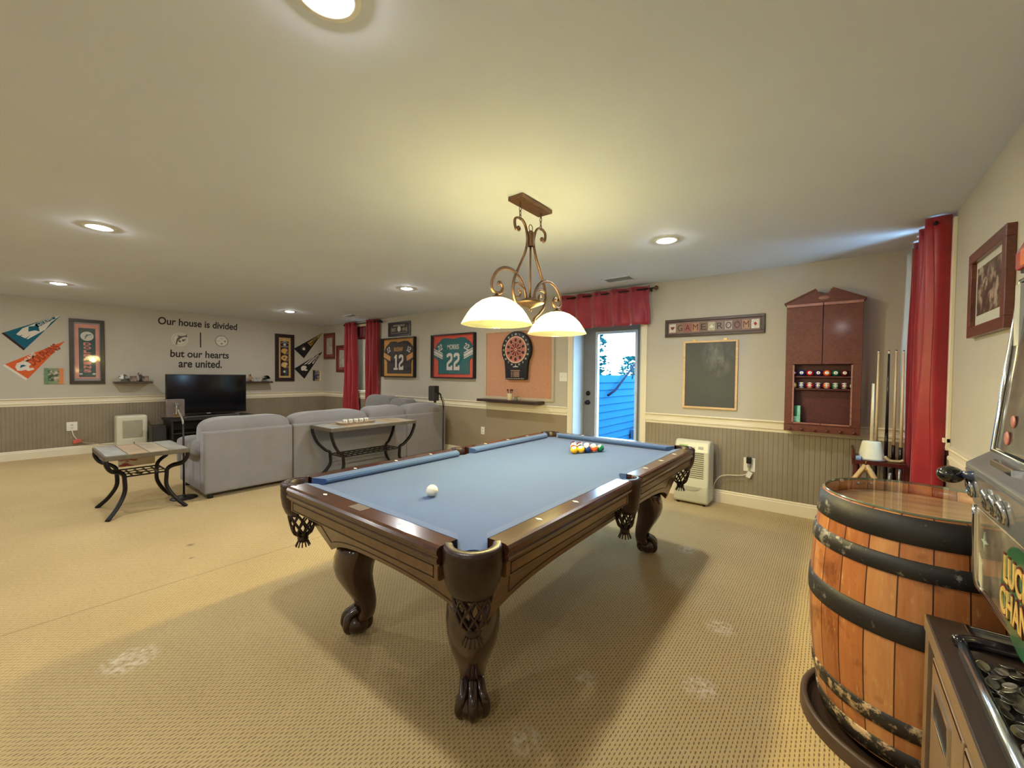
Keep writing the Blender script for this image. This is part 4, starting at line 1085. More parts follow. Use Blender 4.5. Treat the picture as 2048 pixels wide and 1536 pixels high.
blackfr = wood('black_brown_frame', (30, 20, 18), (48, 32, 28), sc=(20, 20, 2), rough=.35, coat=.2)
def pane(t, w, h, z):                                                        # picture glass
    return MB().box(-w/2, w/2, -h/2, h/2, z, z+.0015).build('picture_glass', pglass, t)
def pglass_mat():
    mm = D.materials.new('picture_glazing'); mm.use_nodes = True; n = mm.node_tree.nodes; L = mm.node_tree.links
    n.remove(n['Principled BSDF']); t = n.new('ShaderNodeBsdfTransparent'); g = n.new('ShaderNodeBsdfGlossy'); g.inputs['Roughness'].default_value = .03
    mx = n.new('ShaderNodeMixShader'); mx.inputs[0].default_value = .05; L.new(t.outputs[0], mx.inputs[1]); L.new(g.outputs[0], mx.inputs[2]); L.new(mx.outputs[0], n['Material Output'].inputs[0]); return mm
pglass = pglass_mat()
t = thing('framed_banner', 'tall black frame with teal and pink banner lettered DOLPHINS', 'picture', Mx=on_tv(.918, 1.65, 0))
frame(t, .40, 1.04, .05, .03, blackfr)
MB().box(-.155, .155, -.475, .475, .001, .008).build('mat_board', M('mat_mauve', (150, 138, 140), .7), t)
MB().box(-.135, .135, -.43, .44, .008, .010).build('banner_border', M('banner_pink', (214, 146, 134), .8, nz=.06), t)
MB().box(-.095, .095, -.41, .38, .010, .012).build('banner', M('banner_teal', (52, 82, 84), .8, nz=.1), t)
m = MB(); disc(m, 0, .075, .012, .0135); m.build('emblem', M('emblem_pale', (200, 198, 188), .6), t)
for ch in t.children:
    if ch.name.startswith('emblem'): ch.location = (0, .25, 0)
    if ch.name.startswith('emblem'):
        MB().prism(dolphin(.05), .0135, .0145, 'z').build('leaping_shape', M('emblem_teal', (60, 84, 84), .6), ch)
for k, c in enumerate('DOLPHINS'): text(c, 'letter', M('banner_letter', (214, 132, 124), .7), t, h=.048, w=.085, c=(0, .125-k*.062, .012), depth=.0015, bold=.04)
m = MB().sphere((-.075, -.36, .012), .018, sc=(1.2, .8, .2)).sphere((.075, -.36, .012), .018, sc=(1.2, .8, .2)); m.build('corner_mark', M('emblem_pale', (200, 198, 188)), t)
pane(t, .30, .94, .02)
t = thing('framed_banner', 'tall black frame with gold banner of stacked football helmets', 'picture', Mx=on_tv(3.942, 1.668, 0))
frame(t, .40, 1.03, .075, .03, blackfr)
MB().box(-.126, .126, -.44, .44, .001, .008).build('banner_border', M('banner_gold', (206, 172, 108), .8, nz=.06), t)
MB().box(-.086, .086, -.40, .36, .008, .010).build('banner', M('banner_black', (30, 26, 26), .8), t)
m = MB(); disc(m, 0, .03, .010, .012); o = m.build('emblem', M('emblem_pale', (200, 198, 188), .6), t); o.location = (0, .29, 0)
MB().prism([(-.075, .31), (0, .345), (.075, .31), (.075, .325), (0, .36), (-.075, .325)], .010, .0115, 'z').box(-.075, .075, .235, .250, .010, .0115).build('ribbon', M('ribbon_pale', (176, 170, 160), .6), t)
for k, c in enumerate(((214, 168, 90), (216, 172, 96), (220, 184, 120), (40, 36, 48))):
    m = MB(); yy = .14-.152*k
    m.prism([(x*.072, yy+y*.066) for x, y in ((-.95, -.35), (-1, .3), (-.65, .85), (0, 1.0), (.65, .8), (.95, .3), (.55, .0), (.45, -.35), (.1, -.95), (-.35, -.7), (-.6, -.5))], .010, .013, 'z')
    m.tube([(.03, yy-.03, .013), (.072, yy-.02, .013), (.07, yy-.05, .013), (.02, yy-.058, .013)], .004, 5)
    h_ = m.build('helmet_patch', M('helmet_%d_%d_%d' % c, c, .5, nz=.05), t)
    if k in (1, 3): MB().cyl((-.008, yy+.01, .013), .024, .001, 14).build('badge', M('badge_%d' % k, (120, 66, 26) if k == 1 else (196, 206, 200), .5), h_)
pane(t, .25, .88, .02)
def photo_mat(name, a, b, c, sc=18):
    if name in MATS: return MATS[name]
    m, g = newmat(name, .35); f = g.noise(sc, detail=6, rough=.65)
    g.ln(g.ramp(f, [(.36, lin(a)), (.5, lin(b)), (.62, lin(c))]), g.p.inputs['Base Color']); return m
def small_print(label, y, z, w, h, cols, ph, group=None):
    t = thing('photo_plaque', label, 'picture', Mx=on_tv(y, z, 0))
    MB().box(-w/2, -w/2+w*.22, -h/2, h/2, 0, .012).build('side_strip', M('strip_%d_%d_%d' % cols[0], cols[0], .5, nz=.2, ns=30), t)
    MB().box(w/2-w*.25, w/2, -h/2, h/2, 0, .012).build('side_strip', M('strip_%d_%d_%d' % cols[1], cols[1], .5, nz=.1), t)
    MB().box(-w/2+w*.22, w/2-w*.25, -h/2, h/2, 0, .011).build('mount', M('strip_%d_%d_%d' % cols[2], cols[2], .5), t)
    MB().box(-w/2+w*.2, w/2-w*.22, -h/2+h*.18, h/2-h*.13, .011, .0135).build('photo', photo_mat(*ph), t)
small_print('small teal and orange photo plaque under the pennants', .553, 1.255, .20, .245, ((96, 128, 96), (206, 124, 68), (120, 140, 100)), ('photo_teal', (40, 16, 14), (70, 104, 70), (206, 180, 160)))
small_print('small black and cream photo plaque in the room corner', 4.66, 1.28, .19, .25, ((36, 32, 38), (214, 196, 146), (150, 130, 100)), ('photo_dark', (18, 18, 30), (70, 66, 92), (160, 150, 150)))
def tv_shelf(label, y0, y1, z):
    t = thing('wall_shelf', label, 'shelf', Mx=on_tv((y0+y1)/2, z, 0)); w = (y1-y0)/2
    MB().box(-w, w, -.016, .016, 0, .20).build('board', shelf_m, t, bevel=.003)
tv_shelf('dark floating shelf with trinkets, on the dehumidifier side of the television', 1.21, 1.69, 1.150)
tv_shelf('dark floating shelf with trinkets, on the sofa side of the television', 3.12, 3.63, 1.138)
def helmet(label, y, z, shell, guard, deco, s=.055):
    t = thing('miniature_helmet', label, 'helmet', (TVX+.12, y, z), rz=.5)
    m = MB(); n = 20; k = 10; vs = []
    m.grid(lambda u, v: (s*1.12*cos(-2.4+4.8*u)*sin(.05+1.9*v)*-1, s*.95*sin(-2.4+4.8*u)*sin(.05+1.9*v), s*1.0+s*cos(.05+1.9*v)), 20, 10)
    m.build('shell', shell, t, solid=.004)
    m = MB()
    for q in (.38, .60, .82): m.tube([(.01, -s*.8, s*q), (s*1.25, -s*.45, s*q*.92), (s*1.38, 0, s*q*.9), (s*1.25, s*.45, s*q*.92), (.01, s*.8, s*q)], .0032, 5)
    for q in (-.3, .3): m.tube([(s*1.3, s*q, s*.85), (s*1.32, s*q, s*.32)], .0032, 5)
    m.build('face_guard', guard, t)
    MB().cyl((-.005, -s*.93, s*1.15), s*.36, .006, 14, ax='y').build('decal', deco, t)
helmet('white miniature football helmet on the shelf near the dehumidifier', 1.33, 1.166, M('helmet_white', (214, 214, 206), .2, coat=.5), M('guard_teal', (40, 66, 68), .4), teal, .062)
helmet('black miniature football helmet with silver guard on the sofa-side shelf', 3.53, 1.154, M('helmet_black', (18, 18, 20), .15, coat=.6), M('guard_silver', (168, 170, 172), .3), M('emblem_pale', (200, 198, 188)), .062)
def trinket_box(label, y, z, w, h, col, frm):
    t = thing('desk_picture', label, 'picture', (TVX+.12, y, z), rz=0)
    MB().box(-.01, .006, -w/2, w/2, 0, h).build('frame', frm, t, bevel=.002)
    MB().box(.006, .0075, -w/2+.008, w/2-.008, .008, h-.008).build('photo', photo_mat(*col), t)
trinket_box('small brown picture beside the white miniature helmet', 1.45, 1.166, .085, .095, ('photo_brown', (70, 52, 46), (140, 118, 104), (176, 156, 136)), M('frame_taupe', (120, 100, 84), .5))
trinket_box('small taupe picture at the end of the trinket shelf', 1.615, 1.166, .07, .095, ('photo_taupe', (96, 74, 66), (150, 128, 114), (176, 156, 136)), M('frame_taupe', (120, 100, 84), .5))
trinket_box('pale acrylic picture beside the black miniature helmet', 3.36, 1.154, .13, .085, ('photo_pale', (132, 126, 112), (166, 160, 146), (190, 184, 170)), M('frame_clear', (180, 178, 164), .3))
def figurine(label, y, z, body, head, h):
    t = thing('figurine', label, 'figurine', (TVX+.12, y, z))
    MB().lathe([(0, 0), (.028, 0), (.028, .012), (.02, .016), (0, .016)], 14).build('base', black_m, t)
    MB().lathe([(0, .016), (.020, .018), (.017, h*.3), (.024, h*.55), (.012, h*.72), (0, h*.74)], 14, sx=.8).tube([(.0, .018, h*.6), (.02, .034, h*.45), (.03, .02, h*.4)], .006, 6).tube([(0, -.018, h*.6), (.012, -.034, h*.8), (.012, -.03, h*.95)], .006, 6).build('body', body, t)
    MB().sphere((0, 0, h*.86), h*.13, 12, 8, sc=(.9, .8, 1)).build('head', head, t)
figurine('small silver and black figurine on the dehumidifier-side shelf', 1.545, 1.166, M('fig_dark', (66, 52, 48), .4, nz=.4, ns=40), M('fig_grey', (176, 168, 156), .4), .16)
figurine('small gold and brown figurine on the sofa-side shelf', 3.23, 1.154, M('fig_gold', (160, 120, 66), .4, nz=.4, ns=40), M('fig_brown', (110, 78, 50), .4), .15)
# television and stand
TV = thing('television', 'large flat television with black screen below the wall lettering', 'television', (-9.07, 2.43, .525))
MB().box(-.045, 0, -.615, .615, .045, .77).build('housing', black_m, TV, bevel=.006)
MB().box(.0, .002, -.600, .600, .072, .757).build('screen', M('screen_glass', (8, 8, 11), .12, nz=.02, coat=.3), TV)
MB().box(.0005, .003, -.03, .03, .050, .060).build('badge', M('badge_silver', (200, 196, 188), .4), TV)
MB().box(-.04, -.01, -.1, .1, .012, .06).prism([(-.14, -.32), (.10, -.40), (.115, -.36), (.06, 0), (.115, .36), (.10, .40), (-.14, .32)], 0, .014, 'z').build('foot', M('gloss_black', (14, 13, 15), .2), TV)
ST = thing('television_stand', 'low black stand under the television', 'stand', (-9.08, 2.46, 0))
m = MB().box(-.28, .30, -.65, .65, .49, .525).box(-.26, .28, -.63, .63, .04, .07).box(-.26, .28, -.63, -.60, .07, .49).box(-.26, .28, .60, .63, .07, .49).box(-.26, .28, -.015, .015, .07, .49).box(-.26, -.245, -.63, .63, .07, .49)
m.build('carcass', M('stand_black', (30, 26, 26), .4, nz=.1), ST, bevel=.004)
for a, b_ in ((-.60, -.015), (.015, .60)): MB().box(-.245, .26, a, b_, .265, .285).build('shelf', M('stand_black', (30, 26, 26)), ST)
for y in (-.60, .60):
    for x in (-.22, .24): MB().box(x-.025, x+.025, y-.02, y+.02, 0, .04).build('foot', M('stand_black', (30, 26, 26)), ST)
t = thing('soundbar', 'grey soundbar lying in front of the television foot', 'soundbar', (-8.845, 2.42, .525))
MB().box(-.03, .04, -.42, .42, 0, .035).build('case', M('soundbar_grey', (86, 82, 82), .5), t, bevel=.006)
MB().box(.04, .042, -.38, .38, .006, .029).build('grille', M('grille_dark', (44, 42, 42), .7), t)
t = thing('subwoofer', 'black square subwoofer beside the television stand', 'speaker', (-9.02, 1.69, 0))
MB().box(-.12, .14, -.095, .095, .02, .43).build('cabinet', M('sub_black', (38, 32, 32), .5), t, bevel=.01)
MB().box(.14, .152, -.085, .085, .04, .41).build('grille', M('grille_dark', (44, 42, 42), .7), t)
for x in (-.09, .11):
    for y in (-.07, .07): MB().cyl((x, y, 0), .018, .02, 10).build('foot', black_m, t)
# dehumidifier by the television
dh_m = M('appliance_cream', (208, 206, 184), .35, nz=.02)
t = thing('dehumidifier', 'cream slatted dehumidifier by the subwoofer under the trinket shelf', 'dehumidifier', (-9.33, 1.405, 0))
MB().box(-.11, .125, -.195, .195, .03, .60).build('housing', dh_m, t, bevel=.035, seg=4)
MB().box(.122, .131, -.125, .125, .235, .525).build('grille_panel', M('grille_beige', (176, 174, 154), .5), t, bevel=.004)
m = MB()
for i in range(16): m.box(.130, .137, -.120, .120, .242+i*.0177, .250+i*.0177)
m.build('slat', M('grille_beige', (176, 174, 154)), t)
MB().box(.123, .130, -.17, .17, .05, .21).build('bucket', dh_m, t, bevel=.004)
MB().box(.1295, .132, .012, .020, .06, .16).build('level_slot', black_m, t)
for y in (-.15, .15):
    for x in (-.06, .08): MB().cyl((x, y, .0), .022, .04, 12).build('caster', black_m, t)
tvdehum = t
t = thing('power_plug', 'pink adaptor block hanging below the outlet behind the end table', 'plug', (TVX+.03, .79, .215))
MB().box(-.02, .02, -.05, .05, -.03, .03, T=Matrix.Rotation(.25, 4, 'X')).build('adaptor', M('pink_plug', (196, 92, 84), .5), t, bevel=.006)
child_of(MB().tube(smooth_path([(TVX+.02, .737, .42), (TVX+.03, .74, .36), (TVX+.035, .755, .30), (TVX+.03, .785, .245)], 5), .006, 8).build('cord', white_m), t)
child_of(MB().tube(smooth_path([(TVX+.035, .83, .20), (TVX+.04, .90, .17), (TVX+.05, 1.0, .15), (TVX+.06, 1.12, .12), (TVX+.07, 1.21, .12)], 5), .005, 8).build('power_cord', M('grey_cord', (176, 168, 150), .5)), tvdehum)
# ------------------------------------------------------------------ jerseys and pictures on the back wall
def torso(w, h):
    """outline of a jersey spread flat in its frame; w, h half sizes"""
    R = [(.19, .84), (.30, .88), (.54, .86), (.80, .62), (.94, .35), (.985, .02), (.96, -.05), (.80, -.15), (.75, -.26), (.755, -.86)]
    P = [(-x, y) for x, y in R[::-1]]+[(0, .80)]+R
    return [(x*w, y*h) for x, y in P]
def block2(m, cx, cy, s, ang=0, z0=0, z1=.001, ch='2'):
    if ch == '2': P = [(-.5, .55), (-.5, .8), (-.25, 1), (.25, 1), (.5, .8), (.5, .2), (.3, -.05), (-.2, -.3), (-.2, -.6), (.25, -.6), (.25, -.45), (.5, -.45), (.5, -1), (-.5, -1), (-.5, -.25), (-.3, 0), (.2, .3), (.2, .65), (-.2, .65), (-.2, .5), (-.5, .5)]
    else: P = [(-.45, .55), (-.05, 1), (.22, 1), (.22, -.72), (.45, -.72), (.45, -1), (-.5, -1), (-.5, -.72), (-.15, -.72), (-.15, .55)]
    q = [(cx+(x*.95*cos(ang)-y*sin(ang))*s, cy+(x*.95*sin(ang)+y*cos(ang))*s) for x, y in P]
    m.prism(q, z0, z1, 'z')
def jersey(name_, label, x, z, w, h, back, body, num, chars, name_m, nm, stripes, sleeve_m, flip=1, outl=None):
    t = thing('framed_jersey', label, 'framed jersey', Mx=on_back(x, z, 0), group='framed jerseys')
    d = .07
    frame(t, w, h, .018, d, M('shadow_box_black', (26, 20, 17), .35), bev=.002)
    MB().box(-w/2+.015, w/2-.015, -h/2+.015, h/2-.015, .001, .006).build('backing', back, t)
    hw, hh = w/2-.02, h/2-.02
    j = MB().prism(torso(hw, hh), .006, .022, 'z').build('jersey', body, t, bevel=.006)
    m = MB(); s = hh*.41
    for k, c in enumerate(chars): block2(m, (-.5+k)*s*1.18*(1 if chars == '22' else .95), -hh*.26, s, 0, .022, .024, c)
    for sx in (-1, 1):
        for k, c in enumerate(chars): block2(m, sx*hw*.64+(-.5+k)*hh*.165*cos(-sx*.42), hh*.42+(-.5+k)*hh*.165*sin(-sx*.42), hh*.14, -sx*.42, .022, .024, c)
    m.build('number', num, j)
    text(nm, 'name_patch', name_m, j, w=hw*.56, h=hh*.23, c=(0, hh*.44, .022), depth=.002, bold=.01)
    for (y0, y1, mat_) in stripes:
        m = MB()
        for sx in (-1, 1):
            p = [(sx*hw*.50, hh*y0), (sx*hw*.955, hh*(y0+.24)), (sx*hw*.975, hh*(y1+.24)), (sx*hw*.53, hh*y1)]
            m.prism(p[::sx], .0222, .0236, 'z')
        m.build('sleeve_stripe', mat_, j)
    m = MB().tube([(-hw*.19, hh*.84, .020), (0, hh*.79, .022), (hw*.19, hh*.84, .020)], .006, 6).build('collar', outl or body, j)
    pane(t, w-.03, h-.03, d-.012)
cl = lambda n, c: M(n, c, .75, nz=.08, ns=25, bump=.05, bs=600)
jw = cl('jersey_white', (214, 206, 196))
jersey('a', 'framed black jersey numbered 12 on a gold backing', -6.571, 1.655, 1.03, .755, cl('backing_gold', (206, 146, 70)), cl('jersey_black', (44, 34, 36)), jw, '12', cl('patch_gold', (200, 150, 84)), 'BRADSHAW', [(.06, -.20, cl('stripe_gold', (206, 146, 82)))], None)
jersey('b', 'framed teal jersey numbered 22 on a coral backing', -5.062, 1.65, 1.045, .75, cl('backing_coral', (222, 84, 66)), cl('jersey_teal', (18, 98, 102)), jw, '22', jw, 'MORRIS', [(.15, .115, jw), (.07, -.06, jw), (-.10, -.14, jw)], None)
t = thing('team_plaque', 'small dark framed plaque above the black jersey', 'plaque', Mx=on_back(-6.57, 2.20, 0))
frame(t, .69, .275, .035, .02, blackfr)
MB().box(-.315, .315, -.108, .108, .001, .010).build('panel', M('plaque_dark', (52, 42, 40), .6, nz=.1), t)
pm = M('plaque_letter', (176, 162, 146), .6, nz=.08)
text('PITTSBURGH', 'letter', pm, t, w=.36, h=.040, c=(0, .066, .010), depth=.001, bold=.02)
text('EST.', 'letter', pm, t, w=.13, h=.06, c=(-.155, -.01, .010), depth=.001, bold=.02)
text('1933', 'letter', pm, t, w=.14, h=.06, c=(.165, -.01, .010), depth=.001, bold=.02)
m = MB(); disc(m, 0, .052, .010, .0125); m.build('emblem', M('emblem_pale', (200, 198, 188)), t)
m = MB()
for p in (((-.24, -.075), (.24, -.068)), ((-.24, -.075), (-.24, .04)), ((.24, -.068), (.24, .075))):
    m.tube([(p[0][0], p[0][1], .0105), (p[1][0], p[1][1], .0105)], .004, 5)
m.build('border_line', pm, t)
redfr = wood('red_mahogany_frame', (84, 22, 18), (112, 36, 28), sc=(20, 20, 2), rough=.35, coat=.3)
for lab, x, z in (('red framed pencil drawing in the corner, higher one', -9.21, 1.965), ('red framed pencil drawing partly behind the red curtain', -8.645, 1.665)):
    t = thing('framed_drawing', lab, 'picture', Mx=on_back(x, z, 0), group='red framed drawings')
    frame(t, .49, .60, .055, .025, redfr)
    MB().box(-.20, .20, -.25, .25, .001, .008).build('mat_board', M('mat_red', (150, 60, 52), .7, nz=.05), t)
    MB().box(-.125, .125, -.19, .19, .008, .010).build('drawing', photo_mat('pencil_paper', (150, 146, 132), (186, 182, 166), (196, 192, 176), 9), t)
    pane(t, .39, .49, .018)
# ------------------------------------------------------------------ red curtains
def curtain_set(x0, x1, z1, mx_fn, rodlab, panels, fin=True):
    t = thing('curtain_rod', rodlab, 'curtain rod', Mx=mx_fn((x0+x1)/2, z1-.045, .10)); h = (x1-x0)/2
    MB().tube([(-h, 0, 0), (h, 0, 0)], .011, 10).build('rod', iron_m, t)
    for sx in (-1, 1):
        if fin: MB().lathe([(.011, 0), (.02, .006), (.028, .022), (.018, .042), (0, .05)], 14, T=Matrix.Translation((sx*h, 0, 0)) @ Matrix.Rotation(sx*PI/2, 4, 'Y')).build('finial', iron_m, t)
        MB().box(sx*(h-.05)-.006, sx*(h-.05)+.006, -.02, .014, -.098, .006).build('bracket', iron_m, t)
    for (a, b_, zb, amp, folds, fl, seed, lab, ret) in panels:
        c = (a+b_)/2; w = (b_-a)/2
        p = thing('curtain', lab, 'curtain', Mx=mx_fn(c, 0, .10), group='red grommet curtains')
        cm = corrugated(-w, w, zb, z1, amp, folds, flare=fl, nu=110, nv=24, seed=seed, narrow=.04)
        if ret:                                              # outer edge turned back to the wall
            r = len(cm.v)//111; e = [cm.v[110*r+k] for k in range(r)]
            cm.add(e+[(x+.012*sin(3*z), z, z_*.0-.03) for x, z, z_ in e]+[(x+.004, z, -.078) for x, z, z_ in e], [(q*r+k, (q+1)*r+k, (q+1)*r+k+1, q*r+k+1) for q in (0, 1) for k in range(r-1)], 0, True)
        cm.build('cloth', red_cloth, p, solid=.003)
        m = MB(); n = int(folds*2)
        for k in range(n):
            x = -w+(k+.5)*2*w/n; z = amp*sin(2*PI*folds*((x+w)/(2*w)))
            m.tube([(x+.02*cos(q), z1-.045+.02*sin(q), z*0+.012) for q in [2*PI*i/12 for i in range(12)]], .004, 6, closed=True)
        m.build('grommet', iron_m, p)
curtain_set(-8.36, -7.08, 2.425, lambda x, z, o: on_back(x, z, o), 'dark rod over the blinds window behind the sofa',
            [(-8.30, -7.93, .12, .055, 3.0, .35, 11, 'red curtain panel on the corner side of the blinds window', False), (-7.52, -7.19, .12, .045, 3.0, .08, 12, 'red curtain panel next to the framed black jersey', True)])
o = corrugated(-.42, .42, 2.07, 2.37, .012, 7, nu=90, nv=5, seed=5).build('valance', M('dark_red_valance', (104, 18, 26), .5, nz=.1), solid=.002, Mx=on_back(-7.83, 0, -.02))
tag(o, 'dark red valance strip across the top of blinds window', 'valance')
curtain_set(3.86, 4.76, 2.425, lambda y, z, o: on_right(y, z, o), 'dark rod over the corner window by the cue rack',
            [(4.27, 4.75, .10, .022, 3.0, .0, 21, 'red curtain panel in the corner behind the pool cues', False), (3.885, 4.19, .10, .038, 2.5, .04, 22, 'wide red curtain panel nearer the framed photograph', True)], fin=False)
# ------------------------------------------------------------------ photograph on the side wall
t = thing('framed_photograph', 'sepia street photograph in a wide mahogany frame', 'picture', Mx=on_right(3.045, 1.803, 0))
frame(t, .63, .455, .055, .032, wood('mahogany_frame', (82, 36, 22), (110, 54, 34), sc=(3, 25, 25), rough=.35, coat=.3))
MB().box(-.27, .27, -.185, .185, .001, .010).build('mat_board', M('mat_white', (206, 202, 188), .7, nz=.02), t)
MB().box(-.23, .23, -.115, .135, .010, .012).build('photo', photo_mat('sepia_street', (58, 34, 26), (96, 66, 54), (190, 170, 150), 14), t)
pane(t, .53, .36, .02)
# ------------------------------------------------------------------ sectional sofa
def soft(m, c, s, e1=.45, e2=.35, n=28, k=16, mi=0, wr=0, seed=0):
    """rounded cushion: superellipsoid with half sizes s"""
    rg = random.Random(seed); ph = [rg.uniform(0, 6) for _ in range(3)]
    f = lambda v, e: math.copysign(abs(v)**e, v)
    vs = []; fs = []
    for i in range(n):
        a = 2*PI*i/n-PI
        for j in range(k+1):
            b = -PI/2+PI*j/k
            x = f(cos(b), e1)*f(cos(a), e2); y = f(cos(b), e1)*f(sin(a), e2); z = f(sin(b), e1)
            w = 1+wr*(sin(3*y+ph[0]+2*x)+.6*sin(5*y+ph[1]))
            vs.append((c[0]+s[0]*x, c[1]+s[1]*y, c[2]+s[2]*z*(w if z > 0 else 1)))
    q = k+1
    for i in range(n):
        for j in range(k): l = (i+1) % n; fs.append((i*q+j, l*q+j, l*q+j+1, i*q+j+1))
    return m.add(vs, fs, mi, True)
sofa_m = M('grey_microfibre', (130, 126, 128), .85, nz=.05, ns=6, bump=.06, bs=200, sheen=.35)
sofa_s = M('grey_microfibre_seat', (124, 120, 120), .85, nz=.06, ns=6, bump=.08, bs=60, sheen=.35)
SF = thing('sectional_sofa', 'grey L-shaped sectional sofa turned towards the television', 'sofa', (-5.15, 1.33, 0))
def SB(n, x0, x1, y0, y1, z0, z1, bev=.025, mat=sofa_m):                    # world-ish boxes, shifted into the sofa's frame
    return MB().box(x0+5.15, x1+5.15, y0-1.33, y1-1.33, z0, z1).build(n, mat, SF, bevel=bev, seg=3)
secs = [(1.335, 2.230), (2.240, 3.915), (3.925, 4.72)]
for i, (a, b) in enumerate(secs):
    SB('back_panel', -5.30, -5.15, a, b, .05, .715)
    SB('base', -6.10 if i < 2 else -5.95, -5.30, a+(.22 if i == 0 else 0), b, .05, .30)
cush = [(1.34, 2.225, .0), (2.245, 3.28, .0), (3.285, 3.90, .02), (3.935, 4.66, .015)]
for i, (a, b, dz) in enumerate(cush):
    m = MB(); soft(m, (-5.335+5.15, (a+b)/2-1.33, .665+dz), (.165, (b-a)/2, .185), .55, .28, 36, 18, wr=.018, seed=i)
    m.build('back_cushion', sofa_m, SF)
for i, (a, b) in enumerate(((1.57, 2.23), (2.25, 3.08), (3.09, 3.9))):
    m = MB(); soft(m, (-5.80+5.15, (a+b)/2-1.33, .385), (.36, (b-a)/2, .10), .4, .22, 32, 12, seed=i); m.build('seat_cushion', sofa_s, SF)
SB('arm', -6.12, -5.31, 1.345, 1.56, .05, .46)
m = MB(); soft(m, (-5.70+5.15, 1.445-1.33, .50), (.43, .145, .095), .6, .3, 30, 14, wr=.04, seed=9); m.build('arm_pad', sofa_s, SF)
m = MB(); soft(m, (-6.10+5.15, 1.45-1.33, .37), (.07, .135, .17), .6, .5, 20, 12, seed=4); m.build('arm_front', sofa_s, SF)
# return along the back wall
SB('back_panel', -7.05, -5.32, 4.60, 4.73, .05, .74)
SB('base', -7.05, -5.96, 3.86, 4.59, .05, .30)
for i, (a, b) in enumerate(((-7.03, -6.52), (-6.50, -5.98))):
    m = MB(); soft(m, ((a+b)/2+5.15, 4.17-1.33, .385), ((b-a)/2, .34, .10), .4, .22, 28, 12, seed=i); m.build('seat_cushion', sofa_s, SF)
for i, (a, b, zt) in enumerate(((-7.02, -6.20, .95), (-6.24, -5.72, .915))):
    m = MB(); soft(m, ((a+b)/2+5.15, 4.47-1.33, (zt+.42)/2), ((b-a)/2, .15, (zt-.42)/2), .55, .35, 28, 16, wr=.02, seed=i+5); m.build('back_cushion', sofa_s, SF)
for x, y in ((-5.2, 1.40), (-6.0, 1.40), (-5.2, 2.2), (-5.2, 3.85), (-5.2, 4.66), (-6.0, 2.2), (-7.0, 3.95), (-7.0, 4.66)): MB().cyl((x+5.15, y-1.33, 0), .028, .055, 10).build('foot', black_m, SF)

# ------------------------------------------------------------------ slate-topped tables
slate_t = M('slate_tile_warm', (186, 172, 144), .45, nz=.2, ns=9, c2=(150, 138, 116))
slate_c = M('slate_tile_cool', (170, 168, 158), .45, nz=.2, ns=8, c2=(134, 132, 126))
slate_r = M('slate_tile_rust', (186, 160, 124), .45, nz=.2, ns=7, c2=(152, 134, 108))
grout_m = M('slate_edge', (92, 82, 68), .6, nz=.2, ns=20)
bar_m = M('black_bar_iron', (40, 38, 40), .35, metal=.7, nz=.2, ns=25)
def slate_table(name, label, loc, lx, ly, h, inset, foot_in, kz, ntile, rows, rack_n):
    """lx (x size), ly (y size); legs curve in to a rack at height kz and out to the floor"""
    t = thing(name, label, 'table', loc)
    tp = MB().box(-lx/2, lx/2, -ly/2, ly/2, h-.045, h-.004).build('table_top', grout_m, t, bevel=.004)
    g = .004
    ys = [-ly/2+.01+(ly-.02)*k/ntile for k in range(ntile+1)]
    for k in range(ntile):
        MB().box(-lx/2+.01, lx/2-.01, ys[k]+g, ys[k+1]-g, h-.005, h).build('tile', (slate_c, slate_t, slate_r)[(k*2) % 3], tp)
    for sx in (-1, 1):
        for sy in (-1, 1):
            X0, Y0_ = sx*(lx/2-.03), sy*(ly/2-.015); Xk, Yk = sx*(lx/2-inset[0]), sy*(ly/2-inset[1]); Xf, Yf = sx*(lx/2-foot_in[0]), sy*(ly/2-foot_in[1])
            pts = [(X0, Y0_, h-.045), (X0*.995+Xk*.005, Y0_-sy*.004, h-.09), (X0*.75+Xk*.25, Y0_*.72+Yk*.28, h-.09-(h-.09-kz)*.48), (X0*.25+Xk*.75, Y0_*.28+Yk*.72, kz+.035), (Xk, Yk, kz), (Xk, Yk-sy*.008, kz-.06), (Xk, Yk-sy*.006, kz*.55), (Xk*.6+Xf*.4, Yk*.62+Yf*.38, kz*.25), (Xf, Yf, .0)]
            MB().tube(smooth_path(pts, 5), .025, 8, flat=.7, up=(1, 0, 0)).build('leg', bar_m, t)
    xk, yk = lx/2-inset[0], ly/2-inset[1]
    m = MB()
    for sx in (-1, 1): m.box(sx*xk-.007, sx*xk+.007, -yk, yk, kz-.03, kz-.018)
    for k in range(rack_n):
        y = -yk+2*yk*k/(rack_n-1); m.box(-xk, xk, y-.006, y+.006, kz-.028, kz-.018)
    m.box(-xk*.3-.004, -xk*.3+.004, -yk, yk, kz-.028, kz-.02).box(xk*.3-.004, xk*.3+.004, -yk, yk, kz-.028, kz-.02)
    m.build('rack', bar_m, t)
    return t, xk, yk
CT, _, _ = slate_table('console_table', 'long slate and iron console table behind the grey sofa', (-4.86, 3.04, 0), .52, 1.24, .695, (.10, .20), (.05, .03), .34, 6, 1, 12)
ET, xk, yk = slate_table('end_table', 'slate-topped end table with curved iron legs beside sofa arm', (-5.36, .88, 0), .72, .61, .592, (.16, .145), (.06, .02), .385, 4, 1, 6)
m, g = newmat('leaf_painted_tile', .5)
x_ = g.xyz(); st = g.noise(17, detail=2, sc=(1, .5, 1.6)); ed = g.noise(9, detail=2, sc=(1, 1, 4))
msk = g.math('MULTIPLY', g.math('SUBTRACT', st, .52), 12, clamp=True); lim = g.math('MULTIPLY', g.math('SUBTRACT', .06, x_[1]), 14, clamp=True)
